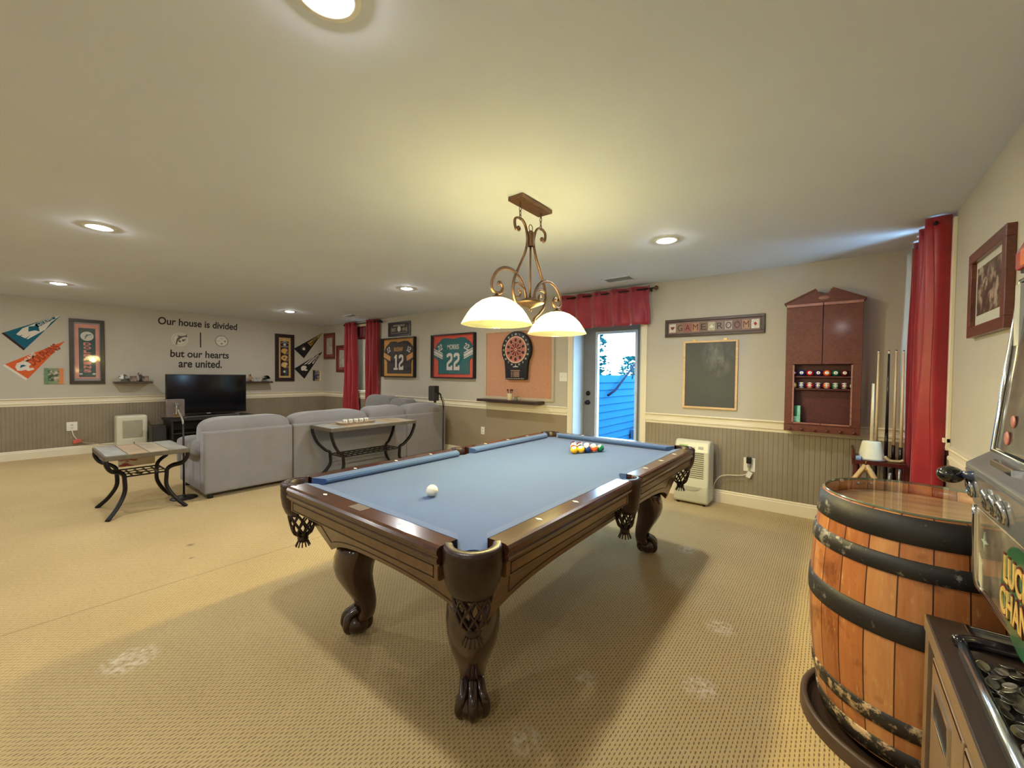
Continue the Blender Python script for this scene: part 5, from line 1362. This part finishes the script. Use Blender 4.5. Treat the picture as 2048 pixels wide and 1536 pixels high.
g.ln(g.mix(g.math('MULTIPLY', msk, lim), g.mix(ed, lin((236, 222, 186)), lin((216, 196, 156))), lin((168, 62, 36))), g.p.inputs['Base Color'])
MB().box(-xk-.012, -xk-.004, -yk+.02, yk-.02, .385, .548).build('painted_panel', m, ET)
MB().prism([(.05*cos(a), .03*sin(a)) for a in [2*PI*i/16 for i in range(16)]], .366, .372, 'z').build('oval_badge', bar_m, ET, loc=(xk*.62, -yk*.25, 0))
# tray of little cups
tt = (-4.88, 2.90, .695)
t = thing('serving_tray', 'shallow pale tray of small cups on the console table', 'tray', tt)
m = MB(); o = [(-.085, -.24), (.085, -.24), (.11, -.20), (.11, .20), (.085, .24), (-.085, .24), (-.11, .20), (-.11, -.20)]
i_ = [(x*.84, y*.92) for x, y in o]
m.prism(i_, 0, .008, 'z'); n = 8
m.add([(x, y, .026) for x, y in o]+[(x*.98, y*.985, .026) for x, y in o]+[(x, y, .0) for x, y in i_]+[(x, y, .008) for x, y in i_], [(k, (k+1) % n, n+(k+1) % n, n+k) for k in range(n)]+[(2*n+k, 2*n+(k+1) % n, (k+1) % n, k) for k in range(n)]+[(3*n+(k+1) % n, 3*n+k, n+k, n+(k+1) % n) for k in range(n)])
m.build('tray', wood('pale_tray', (150, 128, 108), (188, 166, 146), sc=(20, 3, 20), rough=.4), t)
for k in range(5):
    c = thing('small_cup', 'small white patterned cup, one of five lined up on the tray', 'cup', (tt[0]+.0, tt[1]-.15+.075*k, .704), group='cups on the console tray')
    MB().lathe([(0, 0), (.022, 0), (.027, .008), (.029, .05), (.026, .05), (.023, .008), (0, .006)], 18).build('cup', M('cup_glaze', (212, 206, 190), .25), c)
    m = MB()
    for a in (-.4, -1.5, 1.0, 2.4): m.sphere((.0275*cos(a), .0275*sin(a), .028), .009, 8, 6, sc=(.5, .8, 1))
    m.build('motif', M('cup_motif', (104, 104, 96), .4), c)
t = thing('tea_light', 'tiny clear candle glass on the near edge of the tray', 'candle holder', (tt[0]+.075, tt[1]-.06, .703))
MB().lathe([(0, 0), (.014, 0), (.016, .02), (.013, .02), (.012, .003), (0, .003)], 14).build('glass', M('clear_glass', (230, 230, 226), .05, trans=.8), t)
t = thing('tea_light', 'tiny clear candle glass towards the far end of the tray', 'candle holder', (tt[0]+.075, tt[1]+.07, .703))
MB().lathe([(0, 0), (.014, 0), (.016, .02), (.013, .02), (.012, .003), (0, .003)], 14).build('glass', M('clear_glass', (230, 230, 226)), t)

# ------------------------------------------------------------------ speakers on stands
def stand(label, loc, pole_top, neck, box_c, box_s, rz, bm, tilt=0):
    t = thing('speaker_stand', label, 'speaker stand', loc)
    MB().lathe([(0, 0), (.115, 0), (.12, .006), (.11, .014), (.03, .02), (.012, .03), (.011, .05)], 28).build('base', black_m, t)
    MB().tube([(0, 0, .03), (0, 0, pole_top)], .009, 8).build('pole', black_m, t)
    MB().tube(smooth_path([(0, 0, pole_top-.01)]+neck, 5), .009, 8).build('neck', bm, t)
    return t
stand('slim black stand holding the speaker behind the sofa corner', (-4.93, 4.46, 0), .82, [(0, -.015, .90), (0, -.05, .965), (.05, -.10, 1.02), (.068, -.165, 1.055)], None, None, 0, black_m)
t = thing('speaker', 'black satellite speaker on a stand near the cork board', 'speaker', (-4.93, 4.275, .925), rz=.15)
MB().box(-.06, .05, -.075, .055, 0, .235).build('cabinet', M('speaker_black', (42, 36, 36), .5), t, bevel=.012)
MB().box(-.068, -.059, -.066, .046, .012, .223).build('grille', M('grille_dark', (44, 42, 42)), t, bevel=.004)
MB().box(.045, .065, -.03, .02, .13, .22).cyl((.02, -.01, -.03), .02, .03, 12).build('mount', black_m, t)
child_of(MB().tube(smooth_path([(-4.885, 4.29, 1.06), (-4.87, 4.36, .99), (-4.89, 4.44, .90), (-4.917, 4.452, .7), (-4.917, 4.452, .3), (-4.917, 4.452, .04)], 5), .004, 6).build('cable', black_m), t)
stand('slim black stand between the end table and sofa arm', (-5.40, 1.222, 0), .80, [(0, -.012, .86), (.02, -.04, .92), (.03, -.05, .95)], None, None, 0, chrome_m)
t = thing('speaker', 'smoky grey satellite speaker on a stand above the end table', 'speaker', (-5.40, 1.165, .87), rz=0)
MB().box(-.075, -.006, -.072, .072, 0, .185).build('cabinet', M('smoky_grey', (96, 86, 84), .18, nz=.15, coat=.3), t, bevel=.006)
MB().box(-.006, .010, -.03, .035, .0, .035).cyl((.0, .0, .135), .016, .014, 12, ax='x').tube([(.004, .0, .03), (.006, .0, .14)], .008, 8).build('bracket', chrome_m, t, bevel=.003)

# ------------------------------------------------------------------ white dehumidifier near the table
t = thing('dehumidifier', 'white dehumidifier with slatted front at the pool table far end', 'dehumidifier', (-1.16, 4.635, 0))
DHW = .172
m = MB()
prof = [(-.12, .03), (-.105, .02), (.10, .02), (.115, .04), (.115, .60), (.08, .66), (-.045, .675), (-.085, .655), (-.115, .56), (-.118, .30), (-.128, .20)]
m.prism(prof, -DHW, DHW, 'x'); m.build('housing', dh_m, t, bevel=.022, seg=4)
m = MB()
for i in range(13):
    z = .285+i*.0215; m.box(-DHW*.70, DHW*.72, -.1215, -.116, z, z+.008)
m.build('vent_slot', M('vent_shadow', (112, 108, 92), .6), t)
MB().box(-DHW*.85, DHW*.8, -.124, -.119, .195, .205).build('seam', M('vent_shadow', (112, 108, 92)), t)
MB().prism([(-.11, .195), (.11, .195), (.07, .16), (0, .15), (-.07, .16)], -.132, -.124, 'y').build('bucket_grip', M('grip_grey', (176, 174, 156), .5), t)
RX = Matrix.Translation((0, -.098, .602)) @ Matrix.Rotation(-.32, 4, 'X')
MB().box(-.125, -.04, -.007, -.004, -.02, .02, T=RX).build('energy_sticker', M('sticker_green', (140, 176, 96), .5, nz=.1), t)
m = MB()
for x in (-.01, .02): m.box(x, x+.015, -.007, -.004, -.005, .004, T=RX)
m.box(.065, .115, -.007, -.004, -.016, .012, T=RX)
m.build('control', M('control_grey', (160, 160, 150), .5), t)
m = MB()
for x in (-.13, .13):
    for y in (-.09, .09): MB().cyl((x, y, 0), .016, .03, 10).build('caster', black_m, t)
child_of(dehum_cord, t)
# ------------------------------------------------------------------ floor cue rack in the corner
rk = wood('dark_cherry_rack', (62, 18, 16), (88, 30, 26), sc=(18, 18, 2), rough=.3, coat=.4)
RKX, RKY = .315, 4.50
t = thing('cue_rack', 'dark cherry floor rack holding pool cues in the corner', 'cue rack', (RKX, RKY, 0))
def plateau(z0, z1, w): return [(-w, -.16), (-w+.05, -.19), (.10, -.19), (.13, -.16), (.13, .16), (.10, .19), (-w+.05, .19), (-w, .16)]
MB().prism(plateau(0, 0, .185), .03, .07, 'z').build('base', rk, t, bevel=.006)
m = MB(); q0, q1 = .655, .685                                    # shelf with holes where the cues pass
m.box(-.185, .13, -.19, -.06, q0, q1).box(-.185, .13, -.02, .05, q0, q1).box(-.185, .13, .09, .19, q0, q1)
m.box(-.185, .097, -.06, -.02, q0, q1)
for a, b in ((-.185, -.045), (-.009, .019), (.055, .064), (.100, .13)): m.box(a, b, .05, .09, q0, q1)
m.build('top_shelf', rk, t)
MB().box(-.185, -.165, -.16, .16, .685, .76).build('gallery', rk, t, bevel=.004)
for x, y in ((-.155, -.14), (-.155, .14), (.10, -.14), (.10, .14)):
    MB().lathe([(.018, .07), (.022, .1), (.014, .16), (.02, .36), (.014, .55), (.022, .62), (.018, .655)], 14, (x, y, 0)).build('post', rk, t)
shaft = M('maple_shaft', (224, 204, 164), .3, nz=.06, ns=20, coat=.4)
fer = M('ferrule_white', (228, 222, 204), .35)
def cue_stick(label, x, y, top, sm, bm, z0=.07, joint=.80, butt_r=.0145):
    c = thing('pool_cue', label, 'pool cue', (x, y, z0), group='cues standing in the floor rack')
    h = top-z0; j = joint-z0
    MB().tube([(0, 0, 0), (0, 0, j*.9), (0, 0, j)], [butt_r, .0125, .0115], 10).build('butt', bm, c)
    MB().tube([(0, 0, j), (0, 0, h-.03)], [.0112, .0065], 10).build('shaft', sm, c)
    MB().tube([(0, 0, h-.03), (0, 0, h-.008)], .0066, 10).build('ferrule', fer, c)
    MB().tube([(0, 0, h-.008), (0, 0, h)], [.0064, .005], 10).build('tip', M('blue_tip', (60, 70, 90), .8), c)
bk_m = M('black_butt', (22, 18, 18), .25, nz=.2, coat=.5)
cue_stick('pale pool cue standing closest to the white cone in rack', .288, 4.57, 1.583, shaft, bk_m)
cue_stick('black-shafted pool cue in the floor rack', .352, 4.57, 1.582, M('black_shaft', (40, 38, 36), .25, nz=.2, coat=.5), bk_m, joint=.9)
cue_stick('pale pool cue just beyond the black-shafted cue', .397, 4.57, 1.583, shaft, bk_m)
cue_stick('pale pool cue standing against the curtain edge', .430, 4.46, 1.573, shaft, bk_m)
MB_ = MB
t = thing('chalk_cone', 'upturned white cone holder standing on the cue rack shelf', 'holder', (.252, 4.42, .6855))
MB().lathe([(.088, 0), (.090, .004), (.086, .010), (.060, .142), (.055, .150), (0, .152)], 28).build('cone', M('cone_white', (216, 210, 180), .5, nz=.04), t)
MB().lathe([(.088, .0), (.098, .002), (.095, .010), (.088, .012)], 28).build('saucer', M('saucer_grey', (140, 134, 136), .3), t)
MB().tube([(0, 0, .15), (0, 0, .62)], [.0125, .0085], 10).build('stick', shaft, t)
t = thing('cue_chalk', 'pale blue cube of cue chalk on the rack shelf', 'chalk', (.170, 4.35, .685))
MB().box(-.016, .016, -.016, .016, 0, .03).build('cube', M('chalk_blue', (150, 176, 204), .9, nz=.08), t, bevel=.002)
MB().box(-.0165, .0165, -.0165, .0165, 0, .012).build('paper_wrap', M('chalk_wrap', (96, 120, 160), .7), t)
t = thing('cue_bridge', 'small cream bridge head lying on the rack shelf edge', 'bridge', (.385, 4.375, .6885), rz=.2)
MB().tube(smooth_path([(-.055, 0, .040), (-.03, 0, .012), (.0, 0, .008), (.04, 0, .010), (.055, 0, .022)], 4), .010, 8).build('head', M('bridge_cream', (206, 184, 140), .4), t)
t = thing('ball_triangle', 'pale wooden ball triangle hanging from the cue rack shelf', 'ball rack', (.215, 4.285, .635))
m = MB(); a, b, c = (0, 0, .02), (-.145, 0, -.235), (.145, 0, -.235)
def bar(p, q): m.tube([p, q], .016, 4, up=(0, 1, 0), flat=1.2)
bar(a, b); bar(b, c); bar(c, a); m.build('frame', wood('pale_triangle', (186, 152, 100), (212, 178, 124), sc=(4, 4, 20), rough=.4), t)
MB().tube([(0, .02, .02), (0, .0, .05)], .004, 6).sphere((0, -.016, -.015), .006, 8, 6).build('hook', M('brass_hanger', (196, 160, 96)), t)
for k, x in enumerate((.36, .415)):
    t = thing('metal_rod', ('steel rod hanging under the rack shelf beside the triangle', 'short steel rod hanging under the rack shelf by the curtain')[k], 'rod', (x, 4.325, .42 if k == 0 else .46))
    MB().tube([(0, 0, 0), (0, 0, .19)], .012, 10).build('rod', M('brushed_steel', (140, 138, 138), .3, metal=.8), t)
    MB().tube([(0, 0, .18), (0, .004, .222)], .004, 6).build('hook', iron_m, t)

# ------------------------------------------------------------------ whiskey barrel
BX, BY = .258, 2.11
BR = thing('whiskey_barrel', 'oak barrel with peeling black hoops and a glass top', 'barrel', (BX, BY, 0))
def br(z): t = (z-.48)/.425; return .319-.034*t*t if z > .48 else .319-.046*((.48-z)/.43)**2
def stave_mat():
    m, g = newmat('oak_staves', .42)
    x = g.xyz(); an = g.math('ARCTAN2', x[1], x[0])
    u = g.math('MULTIPLY', an, 24/(2*PI)); wv = g.noise(1.0, detail=1, sc=(0, 0, 1))
    f = g.math('FRACT', u); idx = g.math('FLOOR', u)
    wn = g.new('ShaderNodeTexWhiteNoise', noise_dimensions='1D'); g.ln(idx, wn.inputs['W'])
    gr = g.noise(3.5, detail=8, rough=.65, sc=(9, 9, .9)); bl = g.noise(6, detail=5, rough=.6)
    k = g.math('ADD', g.math('MULTIPLY', gr, .55), g.math('MULTIPLY', wn.outputs[0], .45))
    c = g.ramp(k, [(.25, lin((148, 80, 40))), (.5, lin((188, 116, 62))), (.78, lin((216, 156, 96)))])
    c = g.mix(g.math('MULTIPLY', g.math('SUBTRACT', bl, .56), 6, clamp=True), c, lin((112, 54, 26)))
    sc_ = g.noise(10, detail=6, rough=.75, sc=(6, 6, 1)); c = g.mix(g.math('MULTIPLY', g.math('SUBTRACT', sc_, .58), 7, clamp=True), c, lin((226, 178, 112)))
    ed = g.math('MINIMUM', f, g.math('SUBTRACT', 1.0, f)); s = g.math('MULTIPLY', g.math('SUBTRACT', .035, ed), 40, clamp=True)
    c = g.mix(s, c, lin((60, 26, 12)))
    g.ln(c, g.p.inputs['Base Color']); g.p.inputs['Coat Weight'].default_value = .35; g.p.inputs['Coat Roughness'].default_value = .2
    g.bump(g.math('SUBTRACT', g.math('MULTIPLY', gr, .3), s), .35, .006); return m
zs = [.05+.855*k/30 for k in range(31)]
MB().lathe([(br(z), z) for z in zs]+[(br(.905)-.022, .905), (br(.87)-.024, .868)], 72).build('stave_body', stave_mat(), BR)
head_m = wood('oak_head', (150, 108, 76), (196, 156, 114), sc=(1.2, 16, 8), rough=.5)
MB().lathe([(0, .868), (.262, .868)], 48, smooth=False).build('head', head_m, BR)
def hoop_mat(name, th, base=(34, 32, 32), fl=(150, 144, 132)):
    m, g = newmat(name, .5, .5)
    a = g.noise(26, detail=8, rough=.7); b = g.noise(5, detail=3)
    k = g.math('MULTIPLY', g.math('SUBTRACT', g.math('ADD', g.math('MULTIPLY', a, .7), g.math('MULTIPLY', b, .3)), th), 14, clamp=True)
    c = g.mix(b, lin(base), lin((62, 58, 54))); c = g.mix(k, c, lin(fl)); g.ln(c, g.p.inputs['Base Color'])
    g.p.inputs['Metallic'].default_value = .25; g.bump(a, .3, .004); return m
h1 = hoop_mat('hoop_black', .575); h2 = hoop_mat('hoop_worn', .535); h3 = hoop_mat('hoop_cream_worn', .50, (40, 32, 24), (206, 178, 136))
for z0, z1, mm in ((.815, .903, h1), (.708, .768, h2), (.492, .575, h1), (.175, .235, h3), (.056, .125, h3)):
    MB().lathe([(br(z0), z0), (br(z0)+.005, z0+.002), (br((z0+z1)/2)+.006, (z0+z1)/2), (br(z1)+.005, z1-.002), (br(z1), z1)], 72).build('hoop', mm, BR)
m = MB()
for a in (2.05, 2.25):
    m.sphere((.262*cos(a), .262*sin(a), .895), .007, 10, 6)
m.build('rivet', M('rivet_steel', (190, 188, 180), .3, metal=.8), BR)
t = thing('glass_top', 'round clear glass lying on the barrel', 'table top', (BX, BY, .906))
gm = D.materials.new('barrel_glass'); gm.use_nodes = True; _n = gm.node_tree.nodes; _l = gm.node_tree.links; _n.remove(_n['Principled BSDF'])
_t = _n.new('ShaderNodeBsdfTransparent'); _t.inputs[0].default_value = (.93, .97, .94, 1); _g = _n.new('ShaderNodeBsdfGlossy'); _g.inputs['Roughness'].default_value = .01
_f = _n.new('ShaderNodeFresnel'); _f.inputs[0].default_value = 1.5; _x = _n.new('ShaderNodeMixShader')
_gb = _n.new('ShaderNodeNewGeometry'); _iv = _n.new('ShaderNodeMath'); _iv.operation = 'SUBTRACT'; _iv.inputs[0].default_value = 1; _l.new(_gb.outputs['Backfacing'], _iv.inputs[1])
_ml = _n.new('ShaderNodeMath'); _ml.operation = 'MULTIPLY'; _l.new(_f.outputs[0], _ml.inputs[0]); _l.new(_iv.outputs[0], _ml.inputs[1]); _l.new(_ml.outputs[0], _x.inputs[0]); _l.new(_t.outputs[0], _x.inputs[1]); _l.new(_g.outputs[0], _x.inputs[2]); _l.new(_x.outputs[0], _n['Material Output'].inputs[0])
MB().lathe([(.278, .008), (0, .008)], 64, smooth=False).build('disc', gm, t)
MB().lathe([(.278, .008), (.282, .005), (.280, .001), (.274, 0)], 64).build('polished_edge', M('glass_edge_green', (96, 120, 104), .1, trans=.4), t)
t = thing('barrel_tray', 'round brown rimmed tray under the barrel', 'tray', (BX, BY, 0))
tray_m = M('brown_tray', (78, 60, 48), .4, nz=.15, ns=12)
MB().lathe([(0, .012), (.315, .012), (.318, .018), (.318, .045)], 56).lathe([(.318, .045), (.322, .05), (.336, .05), (.341, .045), (.343, .0)], 56).build('rim', tray_m, t)
m = MB()
for k in range(5): a = 2*PI*k/5; m.cyl((.2*cos(a), .2*sin(a), .012), .03, .038, 12)
m.build('support_pad', black_m, t)

# ------------------------------------------------------------------ cabinet and slot machine
cabw = wood('espresso_cabinet', (44, 32, 25), (62, 46, 36), sc=(18, 2, 18), rough=.5, coat=.05)
cabl = M('taupe_panel', (134, 110, 84), .4, nz=.08, ns=14)
CX0, CX1, CY0, CY1, CZ = .228, .585, .86, 1.70, .655
t = thing('storage_cabinet', 'dark-topped cabinet under the slot machine', 'cabinet', (0, 0, 0))
MB().box(CX0, CX1, CY0, CY1, CZ-.045, CZ).build('cabinet_top', [cabw], t, bevel=.003)
MB().box(CX0-.0015, CX0+.004, CY0, CY1, CZ-.043, CZ-.004).build('edge_band', cabl, t)
MB().box(CX0+.02, CX1, CY0+.01, CY1-.01, 0, CZ-.045).build('carcass', cabw, t, bevel=.002)
for k, (a, b) in enumerate(((CY1-.10, CY1-.44), (CY1-.45, CY0+.02))):
    d = MB().box(CX0+.004, CX0+.02, b, a, .03, CZ-.075).build('door', cabl, t, bevel=.003)
    MB().box(CX0+.001, CX0+.006, a-.23, a-.07, .455, .53).build('recess', M('recess_dark', (24, 20, 18), .5), d)
    m = MB()
    for q0, q1, s0, s1 in ((a-.238, a-.23, .448, .537), (a-.07, a-.062, .448, .537), (a-.23, a-.07, .53, .537), (a-.23, a-.07, .448, .455)): m.box(CX0-.003, CX0+.006, q0, q1, s0, s1)
    m.build('handle_frame', chrome_m, d, bevel=.001)
    MB().box(CX0+.002, CX0+.0045, b+.01, a-.01, CZ-.083, CZ-.078).build('edge_strip', chrome_m, d)
MB().box(CX0+.002, CX0+.02, CY1-.05, CY1-.0, 0, CZ-.045).build('stile', cabl, t)
MY0, MY1 = 1.20, 1.69
SM = thing('slot_machine', 'chrome-edged slot machine with lever knob beside the barrel', 'slot machine', (0, 0, 0))
dkm = M('machine_black', (22, 21, 24), .35, nz=.15)
silver = M('machine_silver', (150, 152, 156), .25, metal=.6, nz=.08)
upx = lambda z: .345+(.384-.345)*(z-1.157)/(1.615-1.157)
MB().prism([(.43, .656), (.575, .656), (.575, 1.615), (.392, 1.615), (.365, 1.17), (.36, 1.0), (.38, .80), (.43, .76)], MY0+.004, MY1-.002, 'y').build('housing', dkm, SM, bevel=.004)
def art_mat(name, stops, sc, seed=0, rough=.12):
    m, g = newmat(name, rough); f = g.noise(sc, detail=5, rough=.6); f2 = g.noise(sc*.4, detail=2)
    g.ln(g.ramp(g.math('ADD', g.math('MULTIPLY', f, .6), g.math('MULTIPLY', f2, .4)), stops), g.p.inputs['Base Color']); g.p.inputs['Coat Weight'].default_value = .6; g.p.inputs['Coat Roughness'].default_value = .03; return m
upart = art_mat('upper_art_glass', [(.34, lin((24, 30, 32))), (.46, lin((62, 66, 62))), (.56, lin((104, 100, 90))), (.66, lin((46, 42, 44)))], 9)
lowart = art_mat('lower_art_glass', [(.36, lin((40, 36, 34))), (.48, lin((128, 116, 100))), (.60, lin((176, 164, 140)))], 6)
def quadslab(name, P0, P1, y0, y1, th, mat, par):
    """slab between two (x,z) points, spanning y0..y1, th thick towards +x"""
    (a, za), (b, zb) = P0, P1
    return MB().hexa([(a, y0, za), (a, y1, za), (a+th, y1, za), (a+th, y0, za)], [(b, y0, zb), (b, y1, zb), (b+th, y1, zb), (b+th, y0, zb)]).build(name, mat, par)
up = quadslab('upper_art_panel', (upx(1.165)+.004, 1.165), (upx(1.60)+.004, 1.60), MY0+.012, MY1-.010, .012, upart, SM)
m = MB(); m.tube([(.345, MY1-.004, 1.157), (.366, MY1-.004, 1.40), (.384, MY1-.004, 1.612), (.384, MY0+.004, 1.612), (.345, MY0+.004, 1.157)], .0055, 8, closed=True)
m.build('chrome_frame', chrome_m, SM)
m = MB().box(.372, .380, MY1-.05, MY1-.012, 1.44, 1.60).build('side_light', M('light_strip_pale', (196, 196, 186), .3), up)
m = MB()
for y, z, r in ((1.60, 1.20, .018), (1.575, 1.245, .016)): m.sphere((upx(z)+.002, y, z), r, 12, 8, sc=(.25, 1, 1))
m.build('art_spot', M('art_spot_pink', (176, 110, 100), .3), up)
# ledge with lever and stop buttons
lg = MB().prism([(.345, 1.158), (.296, 1.118), (.296, 1.108), (.314, 1.005), (.36, 1.0), (.37, 1.16)], MY0, MY1, 'y').build('ledge', silver, SM, bevel=.004)
MB().hexa([(.2935, MY0+.01, 1.104), (.2935, MY1-.01, 1.104), (.2965, MY1-.01, 1.104), (.2965, MY0+.01, 1.104)], [(.311, MY0+.01, 1.012), (.311, MY1-.01, 1.012), (.316, MY1-.01, 1.012), (.316, MY0+.01, 1.012)]).build('button_panel', M('panel_smoke', (120, 122, 124), .15, nz=.1, coat=.5), lg)
for k, y in enumerate((1.645, 1.50, 1.44, 1.38)):
    b_ = MB().lathe([(.021, .0), (.022, .005), (.018, .010), (.014, .007), (0, .006)], 20, T=Matrix.Translation((.302, y, 1.055)) @ Matrix.Rotation(-PI/2-.18, 4, 'Y') @ Matrix.Scale(1.25, 4, (1, 0, 0)))
    b_.build('stop_button', chrome_m, lg)
lv = MB().tube([(.305, 1.60, 1.095), (.288, 1.645, 1.088), (.268, 1.675, 1.084)], [.014, .011, .006], 10).build('lever', M('lever_blue', (54, 62, 92), .25, nz=.3, ns=60, coat=.4), lg)
MB().sphere((.262, 1.655, 1.083), .026, 20, 12, sc=(1.1, 1.15, .9)).build('lever_knob', M('knob_black', (12, 11, 16), .06, coat=.8), lg)
m = MB(); m.box(.315, .345, 1.40, 1.56, 1.128, 1.150, T=Matrix.Identity(4)); m.build('coin_slot', chrome_m, lg, bevel=.002)
# lower panel
lp = MB().prism([(.318, 1.0), (.322, .80), (.332, .772), (.37, .772), (.37, 1.0)], MY0+.006, MY1-.006, 'y').build('lower_art_panel', lowart, SM, bevel=.003)
m = MB().tube(smooth_path([(.318, MY1-.003, 1.002), (.321, MY1-.003, .86), (.325, MY1-.004, .79), (.334, MY1-.012, .768), (.336, MY1-.06, .768), (.336, MY0+.06, .768), (.334, MY0+.012, .768), (.325, MY0+.004, .79), (.321, MY0+.003, .86), (.318, MY0+.003, 1.002)], 4), .008, 8)
m.build('chrome_frame', chrome_m, lp)
def lmx(y, z): return frame_mx((0, -1, 0), (-.02, 0, 1), (-1, 0, -.02), (.3185+(1.0-z)*.02, y, z))
emb = MB(); 
for r0, r1, h_ in ((0, .115, .0006),): disc(emb, r0, r1, 0, h_, 0, sx=1.15)
eo = emb.build('emblem', M('emblem_green', (52, 104, 72), .2, nz=.3, ns=20, coat=.5), lp); eo.matrix_local = lmx(1.335, .875)
gold = M('letter_gold', (226, 190, 110), .25, nz=.15, ns=60, coat=.4)
for s, z in (('LUCKY', .918), ('CHANCE', .842)):
    o = text(s, 'lettering', gold, lp, w=.20 if s == 'LUCKY' else .25, h=.062, c=(0, 0, .0008), depth=.003, bold=.02); o.matrix_local = lmx(1.335, z)
    o = text(s, 'lettering_outline', M('letter_shadow', (96, 36, 26), .4), lp, w=.212 if s == 'LUCKY' else .262, h=.072, c=(0, 0, .0006), depth=.002, bold=.045); o.matrix_local = lmx(1.335, z)
so = MB().prism(hypo(0, 0, .026), .0006, .002, 'z').build('star', M('star_pale', (168, 186, 160), .3), lp); so.matrix_local = lmx(1.60, .925)
so = MB().prism([(-.016, -.035), (.016, -.055), (.016, .02), (-.016, .04)], .0006, .0016, 'z').build('pale_badge', M('badge_cream', (196, 192, 170), .3), lp); so.matrix_local = lmx(1.635, .84)
# coin tray
tr = MB().box(.27, .42, 1.06, 1.49, .656, .660).box(.262, .272, 1.06, 1.50, .656, .684).box(.41, .43, 1.06, 1.50, .656, .70).build('coin_tray', M('tray_steel', (96, 94, 90), .3, metal=.7), SM)
MB().tube(smooth_path([(.262, 1.485, .694), (.30, 1.498, .695), (.36, 1.495, .698), (.42, 1.47, .71)], 4), .017, 10).sphere((.262, 1.487, .694), .0175, 12, 8).build('tray_end', M('bumper_black', (22, 17, 24), .15, coat=.5), tr)
MB().tube([(.264, 1.48, .692), (.264, 1.02, .692)], .0095, 12).build('tray_rail', M('rail_chrome', (206, 220, 234), .22, metal=1), tr)
sqf = MB()
for x0, x1, y0, y1 in ((.300, .310, 1.545, 1.665), (.395, .405, 1.545, 1.665), (.310, .395, 1.545, 1.556), (.310, .395, 1.654, 1.665)): sqf.box(x0, x1, y0, y1, 0, .014)
a_ = thing('coin_dish', 'small square chrome-rimmed dish on the cabinet top', 'dish', (0, 0, CZ))
sqf.build('rim', chrome_m, a_, bevel=.003); MB().box(.308, .397, 1.552, 1.658, 0, .003).build('bottom', M('dish_grey', (96, 92, 84), .4), a_)
# topper lamp
tpc = thing('topper_lamp', 'red and orange lamp dome on the slot machine', 'lamp', (0, 0, 1.6155))
MB().prism([(.352+.0, .008), (.352, .05), (.366, .082), (.40, .098), (.47, .098), (.50, .08), (.51, .008)], 1.30, 1.60, 'y').build('dome', M('topper_red', (176, 34, 34), .2, nz=.15, coat=.5), tpc, bevel=.006)
MB().prism([(.3505, .012), (.3505, .051), (.365, .0835), (.40, .0995), (.46, .0995), (.46, .012)], 1.34, 1.56, 'y').build('orange_window', M('topper_orange', (232, 118, 36), .25, nz=.1, coat=.4), tpc, bevel=.004)
MB().box(.36, .50, 1.31, 1.59, 0, .01).build('base', dkm, tpc)
# loose coins heaped in the tray
coin_m = M('coin_nickel', (178, 172, 156), .22, metal=.85, nz=.12, ns=30)
coin0 = None; rg = random.Random(5)
for k in range(130):
    layer = k//40
    x = rg.uniform(.288, .398); y = rg.uniform(1.09, 1.465); z = .663+layer*.006+rg.uniform(0, .004)
    if coin0 is None:
        m = MB().lathe([(0, -.0008), (.0118, -.0008), (.0125, -.0004), (.0125, .0004), (.0118, .0009), (.0105, .0006), (0, .0006)], 20)
        coin0 = m.build('coin', coin_m); c = coin0
        tag(c, 'nickel coin in the heap inside the slot machine tray', 'coin', 'coins heaped in the tray')
    else: c = coin0.copy(); COL.objects.link(c)
    c.location = (x, y, z+.004); c.rotation_euler = (rg.uniform(-.5, .5), rg.uniform(-.5, .5), 0)
    s = rg.uniform(.95, 1.1); c.scale = (s, s, s)
